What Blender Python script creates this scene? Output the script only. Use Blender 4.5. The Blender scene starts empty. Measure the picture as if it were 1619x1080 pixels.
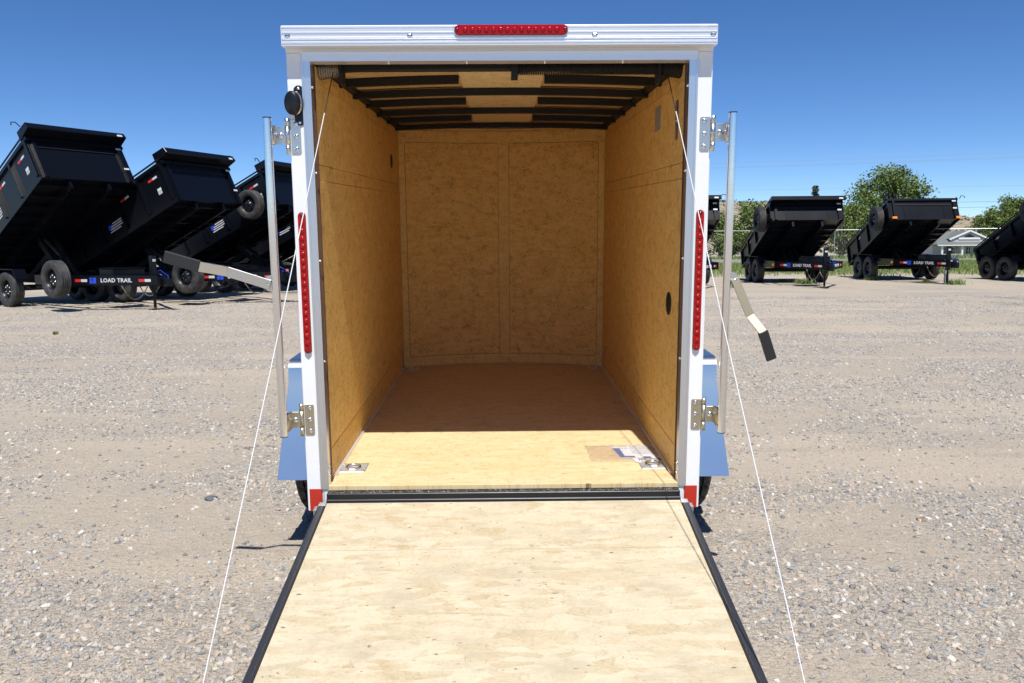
import bpy, bmesh, math, random
import numpy as np
from mathutils import Vector, Matrix
R = math.radians
random.seed(7); rng = np.random.default_rng(7)
S = bpy.context.scene
col = S.collection

# ------------------------------------------------------------------ camera, sky, sun, exposure
HF = 0.45                                   # height of the cargo trailer floor at its rear edge
cam = bpy.data.cameras.new('camera'); cam.lens = 28.0; cam.sensor_width = 36.0; cam.clip_end = 3000; cam.clip_start = .05
co = bpy.data.objects.new('camera', cam); col.objects.link(co); S.camera = co
def cam_matrix(loc, pitch, yaw, roll):
    cp, sp = math.cos(pitch), math.sin(pitch)
    f = Vector((0, cp, -sp)); u = Vector((0, sp, cp)); x = Vector((1, 0, 0))
    Z = Matrix.Rotation(yaw, 3, 'Z'); f, u, x = Z @ f, Z @ u, Z @ x
    c, s = math.cos(roll), math.sin(roll)
    x2 = c * x + s * u; u2 = -s * x + c * u
    M = Matrix((x2, u2, -f)).transposed().to_4x4(); M.translation = loc
    return M
co.matrix_world = cam_matrix(Vector((.006, -3.003, .94 + HF)), R(7.24), -.01, -.0066)

w = bpy.data.worlds.new('World'); S.world = w; w.use_nodes = True
nt = w.node_tree; nt.nodes.clear()
sky = nt.nodes.new('ShaderNodeTexSky'); sky.sky_type = 'NISHITA'; sky.sun_disc = False
SUN_EL, SUN_AZ = 61.5, 4.5                  # azimuth: degrees to the right of straight behind the camera
sd = Vector((math.sin(R(SUN_AZ)) * math.cos(R(SUN_EL)), -math.cos(R(SUN_AZ)) * math.cos(R(SUN_EL)), math.sin(R(SUN_EL))))
sky.sun_elevation = R(SUN_EL); sky.sun_rotation = math.atan2(sd.x, sd.y)
sky.altitude = 2600; sky.air_density = .78; sky.dust_density = .05; sky.ozone_density = 4.0
bg = nt.nodes.new('ShaderNodeBackground'); bg.inputs['Strength'].default_value = .094
ow = nt.nodes.new('ShaderNodeOutputWorld')
hs = nt.nodes.new('ShaderNodeHueSaturation'); hs.inputs['Saturation'].default_value = 1.18; hs.inputs['Hue'].default_value = .504
nt.links.new(sky.outputs[0], hs.inputs['Color']); nt.links.new(hs.outputs[0], bg.inputs[0]); nt.links.new(bg.outputs[0], ow.inputs[0])
sl = bpy.data.lights.new('sun', 'SUN'); sl.energy = 4.2; sl.angle = R(.53); sl.color = (1, .965, .91)
so = bpy.data.objects.new('sun', sl); col.objects.link(so); so.location = sd * 60
so.rotation_euler = sd.to_track_quat('Z', 'Y').to_euler()
S.view_settings.view_transform = 'Standard'; S.view_settings.look = 'None'
S.view_settings.gamma = 1; S.view_settings.use_curve_mapping = False
S.view_settings.exposure = 0.53
S.render.engine = 'CYCLES'
S.cycles.use_denoising = True; S.cycles.max_bounces = 12; S.cycles.diffuse_bounces = 8
S.cycles.glossy_bounces = 6; S.cycles.transparent_max_bounces = 12; S.cycles.sample_clamp_indirect = 8

# ------------------------------------------------------------------ material helpers
class NT:
    def __init__(s, name):
        s.m = bpy.data.materials.new(name); s.m.use_nodes = True; s.t = s.m.node_tree
        s.b = s.t.nodes['Principled BSDF']
    def n(s, kind, **kw):
        x = s.t.nodes.new('ShaderNode' + kind)
        for k, v in kw.items(): setattr(x, k, v)
        return x
    def l(s, a, b): s.t.links.new(a, b)
    def val(s, inp, v):
        if hasattr(v, 'is_output') or isinstance(v, bpy.types.NodeSocket): s.l(v, inp)
        else: inp.default_value = v
    def math(s, op, a, b=0.0, c=None, clamp=False):
        x = s.n('Math', operation=op, use_clamp=clamp); s.val(x.inputs[0], a); s.val(x.inputs[1], b)
        if c is not None: s.val(x.inputs[2], c)
        return x.outputs[0]
    def mix(s, f, a, b, mode='MIX'):
        x = s.n('Mix', data_type='RGBA', blend_type=mode)
        s.val(x.inputs[0], f)
        for i, v in ((6, a), (7, b)):
            if isinstance(v, tuple) and len(v) == 3: v = v + (1,)
            s.val(x.inputs[i], v)
        return x.outputs[2]
    def ramp(s, f, stops, interp='LINEAR'):
        x = s.n('ValToRGB'); e = x.color_ramp.elements; x.color_ramp.interpolation = interp
        while len(e) < len(stops): e.new(.5)
        for i, (p, c) in enumerate(stops):
            e[i].position = p; e[i].color = (c if isinstance(c, tuple) else (c, c, c)) + (1,)
        s.l(f, x.inputs[0]); return x.outputs[0]
    def noise(s, v, scale, detail=2, rough=.5, dim='3D', dist=0):
        x = s.n('TexNoise', noise_dimensions=dim); s.val(x.inputs['Scale'], scale)
        x.inputs['Detail'].default_value = detail; x.inputs['Roughness'].default_value = rough
        x.inputs['Distortion'].default_value = dist
        if v is not None: s.l(v, x.inputs['Vector'])
        return x.outputs['Fac'], x.outputs['Color']
    def vor(s, v, scale, feature='F1', dim='3D', rnd=1.0):
        x = s.n('TexVoronoi', feature=feature, voronoi_dimensions=dim); x.inputs['Scale'].default_value = scale
        x.inputs['Randomness'].default_value = rnd
        if v is not None: s.l(v, x.inputs['Vector'])
        return x
    def mapping(s, v, loc=(0, 0, 0), rot=(0, 0, 0), scale=(1, 1, 1)):
        x = s.n('Mapping'); x.inputs['Location'].default_value = loc; x.inputs['Rotation'].default_value = rot
        x.inputs['Scale'].default_value = scale; s.l(v, x.inputs['Vector']); return x.outputs[0]
    def obj(s): return s.n('TexCoord').outputs['Object']
    def bump(s, h, strength=.3, dist=.01, prev=None):
        x = s.n('Bump'); x.inputs['Strength'].default_value = strength; x.inputs['Distance'].default_value = dist
        s.l(h, x.inputs['Height'])
        if prev is not None: s.l(prev, x.inputs['Normal'])
        return x.outputs[0]
    def out(s, color=None, rough=None, metal=None, normal=None, **kw):
        def st(k, v):
            i = s.b.inputs[k]
            if isinstance(v, tuple) and len(v) == 3: v = v + (1,)
            s.val(i, v)
        if color is not None: st('Base Color', color)
        if rough is not None: st('Roughness', rough)
        if metal is not None: st('Metallic', metal)
        if normal is not None: s.l(normal, s.b.inputs['Normal'])
        for k, v in kw.items(): st(k, v)
        return s.m

def osb(name, ax='XY', light=(.74, .575, .35), mid=(.62, .445, .235), dark=(.40, .245, .105), con=1.0, off=(0, 0), speck=1.0, stain=.4, sc=1.0, grain=.22, curl=.6, iso=False, edge_k=.22, isof=False, fk=1.0, bs=5.5):
    """strand board: long flat wood strands pressed at odd angles"""
    a = NT(name); p = a.obj()
    sp = a.n('SeparateXYZ'); a.l(p, sp.inputs[0]); cb = a.n('CombineXYZ')
    o = {'X': sp.outputs[0], 'Y': sp.outputs[1], 'Z': sp.outputs[2]}
    a.l(o[ax[0]], cb.inputs[0]); a.l(o[ax[1]], cb.inputs[1])
    p = a.mapping(cb.outputs[0], loc=(off[0], off[1], 0), scale=(sc, sc, 1))
    wf, wc = a.noise(p, 5, 2, .5, '2D')
    wv = a.n('VectorMath', operation='MULTIPLY_ADD'); a.l(wc, wv.inputs[0]); wv.inputs[1].default_value = (.022, .022, 0); a.l(p, wv.inputs[2])
    pw = wv.outputs[0]
    val = None; edge = None
    for i, (ang, su, sv) in enumerate(((5, 15, 38), (34, 11, 46), (-41, 10, 44), (76, 12, 56), (-16, 10, 40), (17, 11, 42))):
        q = a.mapping(pw, loc=(i * 3.7, i * 1.3, 0), rot=(0, 0, R(ang)), scale=(su, sv, 1))
        v = a.vor(q, 1.0, dim='2D'); cs = a.n('SeparateXYZ'); a.l(v.outputs['Color'], cs.inputs[0])
        ve = a.vor(q, 1.0, 'DISTANCE_TO_EDGE', '2D')
        g, _ = a.noise(a.mapping(pw, loc=(i, 0, 0), rot=(0, 0, R(ang)), scale=(11, 330, 1)), 1.0, 4, .7, '2D')
        lv = a.math('ADD', a.math('MULTIPLY', cs.outputs[0], .72), a.math('MULTIPLY', g, grain * 2.6)); lv = a.math('SUBTRACT', lv, .14)
        ed = a.math('SUBTRACT', 1.0, a.math('MULTIPLY', ve.outputs['Distance'], 9.0), clamp=True)
        ed = a.math('MULTIPLY', ed, cs.outputs[2])
        if val is None: val, edge = lv, ed
        else:
            m = a.math('GREATER_THAN', cs.outputs[1], (.0, .55, .58, .72, .55, .55)[i])
            mx = a.n('Mix', data_type='FLOAT'); a.l(m, mx.inputs[0]); a.l(val, mx.inputs[2]); a.l(lv, mx.inputs[3]); val = mx.outputs[0]
            mx = a.n('Mix', data_type='FLOAT'); a.l(m, mx.inputs[0]); a.l(edge, mx.inputs[2]); a.l(ed, mx.inputs[3]); edge = mx.outputs[0]
    fine, _ = a.noise(a.mapping(pw, rot=(0, 0, R(3)), scale=(75, 120, 1) if (iso or isof) else (50, 170, 1)), 1.0, 5, .72, '2D')
    big, _ = a.noise(a.mapping(p, scale=(1, 1.1, 1)), bs, 9, .72, '2D', .6)
    val = a.math('ADD', a.math('MULTIPLY', a.math('SUBTRACT', val, .5), con), .54)
    val = a.math('ADD', val, a.math('MULTIPLY', a.math('SUBTRACT', fine, .5), .9 * con))
    val = a.math('ADD', val, a.math('MULTIPLY', a.math('SUBTRACT', big, .5), 1.25 * con))
    val = a.math('SUBTRACT', val, a.math('MULTIPLY', edge, edge_k * con))
    c = a.ramp(val, [(0.0, dark), (.30, mid), (.64, light), (1.0, tuple(min(.86, x * 1.07) for x in light))])
    # fine curled fibres: thin dark and light hair lines
    c0 = c
    for (sx_, off_, wd_, am, tint) in ((24, 0, .030, curl, .50), (40, 6, .045, curl, .58), (14, 3, .013, curl, .60), (30, 11, .035, curl * .8, 1.22)):
        k1, _ = a.noise(a.mapping(p, loc=(off_, off_ * .7, 0), scale=(1, 1.25, 1)), sx_, 2, .55, '2D', 1.1)
        k2, _ = a.noise(a.mapping(p, loc=(off_ * 2, 3, 0)), sx_ * .55, 3, .6, '2D')
        ln = a.math('LESS_THAN', a.math('ABSOLUTE', a.math('SUBTRACT', k1, .5)), wd_)
        ln = a.math('MULTIPLY', ln, a.ramp(k2, [(.50, 0.0), (.60, 1.0)]))
        mu = a.n('Mix', data_type='RGBA', blend_type='MULTIPLY'); mu.inputs[0].default_value = 1; a.l(c, mu.inputs[6]); mu.inputs[7].default_value = (tint, tint * .95, tint * .88, 1)
        c = a.mix(a.math('MULTIPLY', ln, am), c, mu.outputs[2])
    # grey scuffs
    sf, _ = a.noise(a.mapping(p, loc=(9, 4, 0), scale=(1, 2.0, 1)), 4.2, 7, .66, '2D')
    sm = a.math('MULTIPLY', a.ramp(sf, [(.50, 0.0), (.72, 1.0)]), stain)
    c = a.mix(sm, c, tuple(x * y for x, y in zip(mid, (.92, .98, 1.1))))
    # dark bark flecks and thin cracks of varied size
    dmm = None
    for (sc1, rot_, th, am) in ((((30, 100, 1), 12, .715, fk), ((36, 130, 1), 68, .71, fk), ((34, 110, 1), -47, .715, fk), ((42, 150, 1), 100, .715, fk), ((40, 120, 1), 30, .715, fk)) if iso else
                                (((13, 40, 1), 12, .735 - .03 * speck, .8), ((60, 13, 1), -28, .76 - .03 * speck, .5), ((34, 70, 1), -35, .745 - .03 * speck, .9))):
        fn, _ = a.noise(a.mapping(pw, loc=(5 * rot_, 2, 0), rot=(0, 0, R(rot_)), scale=sc1), 1.0, 4, .62, '2D')
        dq = a.math('MULTIPLY', a.ramp(fn, [(th, 0.0), (min(.99, th + .035), 1.0)]), am)
        dmm = dq if dmm is None else a.math('MAXIMUM', dmm, dq)
    c = a.mix(dmm, c, tuple(x * .30 for x in dark))
    nb = a.bump(edge, .25, .0012); nb = a.bump(fine, .25, .0008, nb)
    return a.out(c, .62, 0, nb, **{'Specular IOR Level': .25})

def paint(name, c, rough=.35, metal=0, coat=0, dirt=0, bumpy=0, spec=.5):
    a = NT(name); p = a.obj(); col_ = c
    f, _ = a.noise(p, 3.5, 5, .6); f2, _ = a.noise(p, 40, 3, .6)
    col_ = a.mix(a.math('MULTIPLY', a.ramp(f, [(.35, 0.0), (.75, 1.0)]), .12 + dirt), c, tuple(x * .6 + .3 * dirt * y for x, y in zip(c, (.5, .42, .32))))
    r = a.math('ADD', rough - .05, a.math('MULTIPLY', f2, .12))
    nb = a.bump(f2, .06 + bumpy, .002)
    return a.out(col_, r, metal, nb, **{'Specular IOR Level': spec}, **({'Coat Weight': coat, 'Coat Roughness': .1} if coat else {}))
def alu(name, c=(.80, .81, .83), rough=.28, stretch=(1, 60, 60), amp=.16, b=.03, metal=1.0):
    a = NT(name); p = a.obj()
    f, _ = a.noise(a.mapping(p, scale=stretch), 2.0, 4, .6)
    g, _ = a.noise(p, 3.0, 3, .5)
    r = a.math('ADD', rough - amp / 2, a.math('MULTIPLY', a.math('ADD', a.math('MULTIPLY', f, .6), a.math('MULTIPLY', g, .4)), amp))
    return a.out(a.mix(a.math('MULTIPLY', f, .25), c, tuple(x * .8 for x in c)), r, metal, a.bump(f, b, .002))
M = {}
M['white'] = paint('white_skin', (.80, .81, .82), .32, coat=.3)
M['alu'] = alu('brushed_aluminium', (.84, .84, .85), rough=.36, metal=.62)
M['alu_v'] = alu('drawn_aluminium', (.74, .76, .79), .34, (60, 60, 1))
M['fender'] = alu('smooth_aluminium', (.72, .76, .78), .30, (3, 3, 3), .06, .005)
M['zinc'] = alu('zinc_plate', (.66, .66, .64), .30, (6, 6, 6), .22, .05)
M['zincy'] = alu('yellow_zinc', (.56, .50, .36), .42, (6, 6, 2), .2, .05)
M['handle'] = alu('ramp_reflection_zinc', (.44, .385, .27), .60, (6, 6, 2), .1, .05)  # yellow reflection of the ramp put into the zinc colour
M['plate'] = paint('matte_zinc_plate', (.58, .59, .58), .42, metal=.55)
M['drum'] = alu('dull_cast_metal', (.30, .28, .24), .5, (6, 6, 6), .2, .05)
M['chrome'] = alu('bright_steel', (.82, .83, .85), .16, (4, 4, 40), .10, .02)
M['black'] = paint('black_paint', (.008, .009, .012), .34, spec=.4)
a = NT('gloss_black_paint'); f, _ = a.noise(a.obj(), 1.5, 3, .5)
M['navy'] = a.out((.0035, .0042, .007), a.math('ADD', .22, a.math('MULTIPLY', f, .12)), 0, a.bump(f, .05, .02), **{'Specular IOR Level': .26})
M['blackdull'] = paint('black_steel_dusty', (.009, .009, .010), .5, dirt=.06, spec=.3)
M['ramp_frame'] = paint('satin_black_steel', (.028, .029, .034), .42, dirt=.12)
M['blue'] = paint('blue_decal', (.02, .07, .55), .4)
M['cobalt'] = paint('blue_plastic', (.01, .04, .35), .4)
M['lettering'] = paint('white_lettering', (.62, .64, .66), .4)
M['tape_w'] = paint('reflective_white', (.55, .56, .58), .3)
M['tape_r'] = paint('reflective_red', (.60, .03, .02), .3)
M['amber'] = paint('amber_lens', (.85, .22, .02), .25)
M['steelgrey'] = paint('galvanised_grey', (.42, .47, .50), .45)
M['wire'] = paint('weathered_wire', (.30, .32, .34), .6)
M['gal'] = alu('galvanised_steel', (.55, .56, .57), .4, (5, 5, 5), .2)
M['rubberflap'] = paint('rubber_seal', (.085, .035, .02), .6)
M['chain'] = paint('rusty_steel', (.30, .25, .18), .4, metal=.6)
M['paper'] = paint('white_paper', (.78, .78, .80), .5)
M['paper_blue'] = paint('blue_print', (.05, .10, .33), .5)
M['paper_dark'] = paint('dark_print', (.12, .07, .09), .4)
M['cardlabel'] = paint('grey_label', (.33, .31, .29), .45)
a = NT('clear_plastic'); tr = a.n('BsdfTransparent'); tr.inputs[0].default_value = (.93, .92, .92, 1)
gl = a.n('BsdfGlossy'); gl.inputs['Roughness'].default_value = .12; df = a.n('BsdfDiffuse'); df.inputs[0].default_value = (.6, .55, .55, 1)
m1 = a.n('MixShader'); fr = a.n('Fresnel'); f, _ = a.noise(a.obj(), 30, 3, .6)
fr.inputs['IOR'].default_value = 1.45; a.l(a.bump(f, .5, .004), gl.inputs['Normal'])
m1.inputs[0].default_value = .16; a.l(tr.outputs[0], m1.inputs[1]); a.l(df.outputs[0], m1.inputs[2])
m2 = a.n('MixShader'); a.l(fr.outputs[0], m2.inputs[0]); a.l(m1.outputs[0], m2.inputs[1]); a.l(gl.outputs[0], m2.inputs[2])
a.l(m2.outputs[0], a.t.nodes['Material Output'].inputs[0]); M['clear'] = a.m
a = NT('red_lens'); g, _ = a.noise(a.mapping(a.obj(), scale=(1, 1, 1)), 120, 1, .5)
M['red'] = a.out(a.mix(g, (.46, .004, .006), (.22, .002, .003)), .16, 0, a.bump(g, .2, .002), **{'Specular IOR Level': .35})
M['red_dark'] = paint('dark_red_lens', (.10, .004, .008), .15, coat=.5)
M['redrefl'] = paint('red_reflective_sheet', (.50, .028, .012), .35)
M['cable_w'] = None
a = NT('white_nylon_rope'); wv = a.n('TexWave', bands_direction='DIAGONAL'); wv.inputs['Scale'].default_value = 70; a.l(a.obj(), wv.inputs['Vector'])
M['cable_w'] = a.out(a.mix(a.math('MULTIPLY', wv.outputs['Fac'], .4), (.74, .74, .76), (.50, .51, .54)), .5, 0, a.bump(wv.outputs['Fac'], .5, .002))
a = NT('tyre_rubber'); f, _ = a.noise(a.obj(), 9, 4, .6)
M['tyre'] = a.out(a.mix(a.ramp(f, [(.4, 0.0), (.8, 1.0)]), (.022, .022, .023), (.075, .068, .06)), .62)
a = NT('rubber_grip'); f, _ = a.noise(a.obj(), 60, 3, .6)
M['grip'] = a.out((.018, .018, .019), .55, 0, a.bump(f, .2, .002))
M['osb_floor'] = osb('strand_board_floor', 'XY', light=(.66, .53, .315), mid=(.61, .46, .235), dark=(.38, .235, .10), con=.45, speck=.7, stain=.25, curl=.35, edge_k=.12, off=(.4, .2))
M['osb_ramp'] = osb('strand_board_ramp', 'XY', light=(.555, .485, .345), mid=(.475, .385, .245), dark=(.33, .23, .11), con=.56, speck=.9, stain=.75, curl=.20, edge_k=.22, isof=True, off=(2.1, 5.7))
WL = dict(light=(.82, .53, .175), mid=(.76, .46, .13), dark=(.42, .21, .05), curl=.6, iso=True, bs=9, fk=.95)
M['osb_side'] = osb('strand_board_side', 'YZ', con=.38, speck=1.6, stain=.1, sc=1.0, **WL)
M['osb_front'] = osb('strand_board_front', 'XZ', con=.58, speck=3.0, stain=.1, off=(1, 2), sc=1.0, **WL)
M['osb_trim'] = osb('strand_board_trim', 'XZ', light=(.82, .545, .19), mid=(.78, .49, .155), dark=(.42, .24, .08), con=.36, speck=1.6, off=(3, 2), curl=.5, iso=True)
M['luan'] = osb('brown_ceiling_board', 'XY', light=(.68, .47, .23), mid=(.62, .41, .19), dark=(.36, .21, .09), con=.3, speck=.2, stain=.2)
M['strip'] = osb('light_ceiling_board', 'XY', light=(.84, .66, .38), mid=(.80, .61, .34), dark=(.58, .38, .17), con=.25, speck=.15, stain=.1)

# ------------------------------------------------------------------ mesh helpers
class MB:
    def __init__(s): s.v = []; s.f = []; s.mi = []; s.sm = []; s.cur = 0
    def add(s, vs, fs, smooth=False):
        o = len(s.v); s.v += [tuple(v) for v in vs]; s.f += [tuple(i + o for i in f) for f in fs]
        s.mi += [s.cur] * len(fs); s.sm += [smooth] * len(fs)
    def box(s, x0, x1, y0, y1, z0, z1, T=None):
        vs = [(x, y, z) for z in (z0, z1) for y in (y0, y1) for x in (x0, x1)]
        if T: vs = [T(v) for v in vs]
        s.add(vs, [(0, 2, 3, 1), (4, 5, 7, 6), (0, 1, 5, 4), (2, 6, 7, 3), (0, 4, 6, 2), (1, 3, 7, 5)])
    def bar(s, a, b, w, h, up=(0, 0, 1)):
        a, b = Vector(a), Vector(b); d = (b - a).normalized(); u = Vector(up); sx = d.cross(u).normalized(); u = sx.cross(d)
        vs = [p + sx * i * w / 2 + u * j * h / 2 for p in (a, b) for j in (-1, 1) for i in (-1, 1)]
        s.add(vs, [(0, 2, 3, 1), (4, 5, 7, 6), (0, 1, 5, 4), (2, 6, 7, 3), (0, 4, 6, 2), (1, 3, 7, 5)])
    def tube(s, pts, r, n=8, cap=True, smooth=True):
        pts = [Vector(p) for p in pts]; rs = r if isinstance(r, (list, tuple)) else [r] * len(pts)
        t0 = (pts[1] - pts[0]).normalized(); u = t0.orthogonal().normalized(); vs = []
        for i, p in enumerate(pts):
            t = (pts[min(i + 1, len(pts) - 1)] - pts[max(i - 1, 0)]).normalized()
            u = (u - t * u.dot(t)).normalized(); b = t.cross(u)
            vs += [p + (u * math.cos(2 * math.pi * k / n) + b * math.sin(2 * math.pi * k / n)) * rs[i] for k in range(n)]
        fs = [(i * n + k, i * n + (k + 1) % n, (i + 1) * n + (k + 1) % n, (i + 1) * n + k) for i in range(len(pts) - 1) for k in range(n)]
        s.add(vs, fs, smooth)
        if cap: s.add(vs[:n], [tuple(range(n))[::-1]]); s.add(vs[-n:], [tuple(range(n))])
    def lathe(s, prof, axis='x', c=(0, 0, 0), n=32, smooth=True, mod=None):
        """prof: (along axis, radius)"""
        vs = []
        for k in range(n):
            a_ = 2 * math.pi * k / n
            for j, (h, r) in enumerate(prof):
                if mod: r = r + mod(k, j)
                p, q = r * math.cos(a_), r * math.sin(a_)
                vs.append({'x': (h, p, q), 'y': (p, h, q), 'z': (p, q, h)}[axis])
        vs = [(v[0] + c[0], v[1] + c[1], v[2] + c[2]) for v in vs]; m = len(prof)
        s.add(vs, [(k * m + j, k * m + j + 1, ((k + 1) % n) * m + j + 1, ((k + 1) % n) * m + j) for k in range(n) for j in range(m - 1)], smooth)
    def prism(s, poly, axis, h0, h1, T=None):
        """poly in the plane across the axis"""
        def P(p, h): return {'x': (h, p[0], p[1]), 'y': (p[0], h, p[1]), 'z': (p[0], p[1], h)}[axis]
        n = len(poly); vs = [P(p, h0) for p in poly] + [P(p, h1) for p in poly]
        if T: vs = [T(v) for v in vs]
        s.add(vs, [tuple(range(n))[::-1], tuple(range(n, 2 * n))] + [(i, (i + 1) % n, n + (i + 1) % n, n + i) for i in range(n)])
    def xform(s, T): s.v = [tuple(T(v)) for v in s.v]; return s
    def build(s, name, mat, parent=None, bevel=0, seg=2, label=None):
        me = bpy.data.meshes.new(name); me.from_pydata(s.v, [], s.f); me.validate(clean_customdata=False)
        for m_ in (mat if isinstance(mat, (list, tuple)) else [mat]): me.materials.append(m_)
        if len(me.polygons) == len(s.f):
            me.polygons.foreach_set('material_index', s.mi); me.polygons.foreach_set('use_smooth', s.sm)
        bm = bmesh.new(); bm.from_mesh(me); bmesh.ops.recalc_face_normals(bm, faces=bm.faces); bm.to_mesh(me); bm.free()
        me.update()
        o = bpy.data.objects.new(name, me); col.objects.link(o)
        if parent: o.parent = parent
        if bevel:
            b = o.modifiers.new('bevel', 'BEVEL'); b.width = bevel; b.segments = seg; b.limit_method = 'ANGLE'; b.angle_limit = R(35)
        if label: o['label'] = label
        return o
def tag(o, label=None, cat=None, group=None, kind=None):
    if label: o['label'] = label
    if cat: o['category'] = cat
    if group: o['group'] = group
    if kind: o['kind'] = kind
    return o
def empty(name, loc=(0, 0, 0), rot=(0, 0, 0), parent=None):
    o = bpy.data.objects.new(name, None); col.objects.link(o); o.location = loc; o.rotation_euler = rot
    o.empty_display_size = .2
    if parent: o.parent = parent
    return o
def kids(o): return [c for c in bpy.data.objects if c.parent == o]
def text_mesh(body, size, name, mat, parent, M4, depth=.002):
    cu = bpy.data.curves.new('t', 'FONT'); cu.body = body; cu.size = size; cu.extrude = depth; cu.align_x = 'CENTER'; cu.align_y = 'CENTER'
    cu.offset = size * .018; cu.space_character = 1.05; cu.resolution_u = 2
    t = bpy.data.objects.new('t', cu); col.objects.link(t); bpy.context.view_layer.update()
    me = bpy.data.meshes.new_from_object(t.evaluated_get(bpy.context.evaluated_depsgraph_get())); bpy.data.objects.remove(t)
    me.materials.clear(); me.materials.append(mat); me.transform(M4)
    o = bpy.data.objects.new(name, me); col.objects.link(o); o.parent = parent; return o

# ------------------------------------------------------------------ terrain
def terrain_z(x, y):
    x = np.asarray(x, float); y = np.asarray(y, float)
    z = np.interp(y, [-1e4, 33, 46, 62, 112, 150, 260, 420, 1500], [0, 0, -.10, -.30, -1.7, -2.32, -1.5, 2, 10])
    und = .012 * np.sin(x * 1.1 + .7 * np.sin(y * .9)) * np.sin(y * 1.3 + .5) + .006 * np.sin(x * 3.1 + y * 2.3)
    far = .05 * np.sin(x * .11 + 1) * np.sin(y * .13)
    return z + und * (np.abs(y) < 30) + far * (y > 30)
def grid(xs, ys, name, mat, dz=0, parent=None):
    X, Y = np.meshgrid(xs, ys); Z = terrain_z(X, Y) + dz
    v = np.stack([X.ravel(), Y.ravel(), Z.ravel()], 1).tolist(); nx, ny = len(xs), len(ys)
    f = [(j * nx + i, j * nx + i + 1, (j + 1) * nx + i + 1, (j + 1) * nx + i) for j in range(ny - 1) for i in range(nx - 1)]
    me = bpy.data.meshes.new(name); me.from_pydata(v, [], f); me.materials.append(mat)
    me.polygons.foreach_set('use_smooth', [True] * len(f)); me.update()
    o = bpy.data.objects.new(name, me); col.objects.link(o); o.parent = parent; return o
def spaced(stops):
    out = []
    for (a0, b0, n) in stops: out += list(np.linspace(a0, b0, n, endpoint=False))
    return out + [stops[-1][1]]

MASK = dict(scale=(.62, .95, 1), loc=(3.1, 1.7, 0))
def gravel_mask(a, p):
    f, _ = a.noise(a.mapping(p, **MASK), 1.0, 4, .55, '2D')
    return f
a = NT('gravel_ground'); p = a.obj()
mask = gravel_mask(a, p)
gm = a.ramp(mask, [(.42, 0.0), (.57, 1.0)])
s1, _ = a.noise(p, 1.7, 5, .6); s2, _ = a.noise(p, 260, 3, .7); s3, _ = a.noise(p, 34, 4, .65)
sand = a.mix(s1, (.42, .36, .285), (.53, .46, .37))
sand = a.mix(a.math('MULTIPLY', s2, .6), sand, (.28, .23, .18))
PAL = [(0.0, (.17, .18, .195)), (.10, (.29, .30, .31)), (.26, (.42, .38, .325)), (.50, (.49, .425, .345)), (.66, (.50, .40, .33)), (.76, (.35, .36, .365)), (.88, (.60, .555, .49)), (.97, (.70, .67, .62))]
gc = None
for i, (sc_, th) in enumerate(((62, 0), (115, .35), (33, .80))):
    wn, wc = a.noise(p, sc_ * .8, 1, .5)
    v = a.vor(a.mapping(p, loc=(i, 2 * i, 0)), sc_)
    cs = a.n('SeparateXYZ'); a.l(v.outputs['Color'], cs.inputs[0])
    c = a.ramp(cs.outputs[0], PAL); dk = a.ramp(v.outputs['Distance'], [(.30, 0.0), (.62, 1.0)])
    c = a.mix(a.math('MULTIPLY', dk, .45), c, (.21, .175, .135))  # crevices between pebbles darkened in the colour, as shade would
    h = a.math('SUBTRACT', 1.0, v.outputs['Distance'])
    if gc is None: gc, gh = c, h
    else:
        m = a.math('GREATER_THAN', cs.outputs[1], th)
        if i == 1: m = a.math('MULTIPLY', m, a.math('GREATER_THAN', s3, .48))
        gc = a.mix(m, gc, c)
gw = a.mix(.12, gc, sand)
# a few stones lie in the sandy patches too
sv = a.vor(a.mapping(p, loc=(7, 7, 0)), 75); cs = a.n('SeparateXYZ'); a.l(sv.outputs['Color'], cs.inputs[0])
few = a.math('MULTIPLY', a.math('GREATER_THAN', cs.outputs[1], .80), a.math('LESS_THAN', sv.outputs['Distance'], .42))
sand2 = a.mix(a.math('MULTIPLY', few, .9), sand, a.ramp(cs.outputs[0], PAL))
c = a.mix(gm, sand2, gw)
tonen, _ = a.noise(p, .22, 3, .5); c = a.mix(a.math('MULTIPLY', a.ramp(tonen, [(.42, 0.0), (.58, 1.0)]), .55), c, a.mix(.7, c, (.50, .43, .34)))
cn, _ = a.noise(p, 17, 7, .75); cn2, _ = a.noise(a.mapping(p, scale=(1, .5, 1)), 5, 6, .7)
c = a.mix(a.math('MULTIPLY', a.ramp(cn, [(.50, 0.0), (.66, 1.0)]), .42), c, (.25, .235, .22))  # dark mottling put in for the tiny shadows among distant stones
c = a.mix(a.math('MULTIPLY', a.ramp(cn, [(.30, 1.0), (.44, 0.0)]), .40), c, (.60, .56, .49))
c = a.mix(a.math('MULTIPLY', a.ramp(cn2, [(.50, 0.0), (.68, 1.0)]), .22), c, (.29, .275, .26))
st_, _ = a.noise(a.mapping(p, rot=(0, 0, R(14)), scale=(.16, 1.5, 1)), 1.0, 4, .6, '2D')
c = a.mix(a.math('MULTIPLY', a.ramp(st_, [(.50, 0.0), (.62, 1.0)]), .65), c, (.51, .435, .345))
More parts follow.
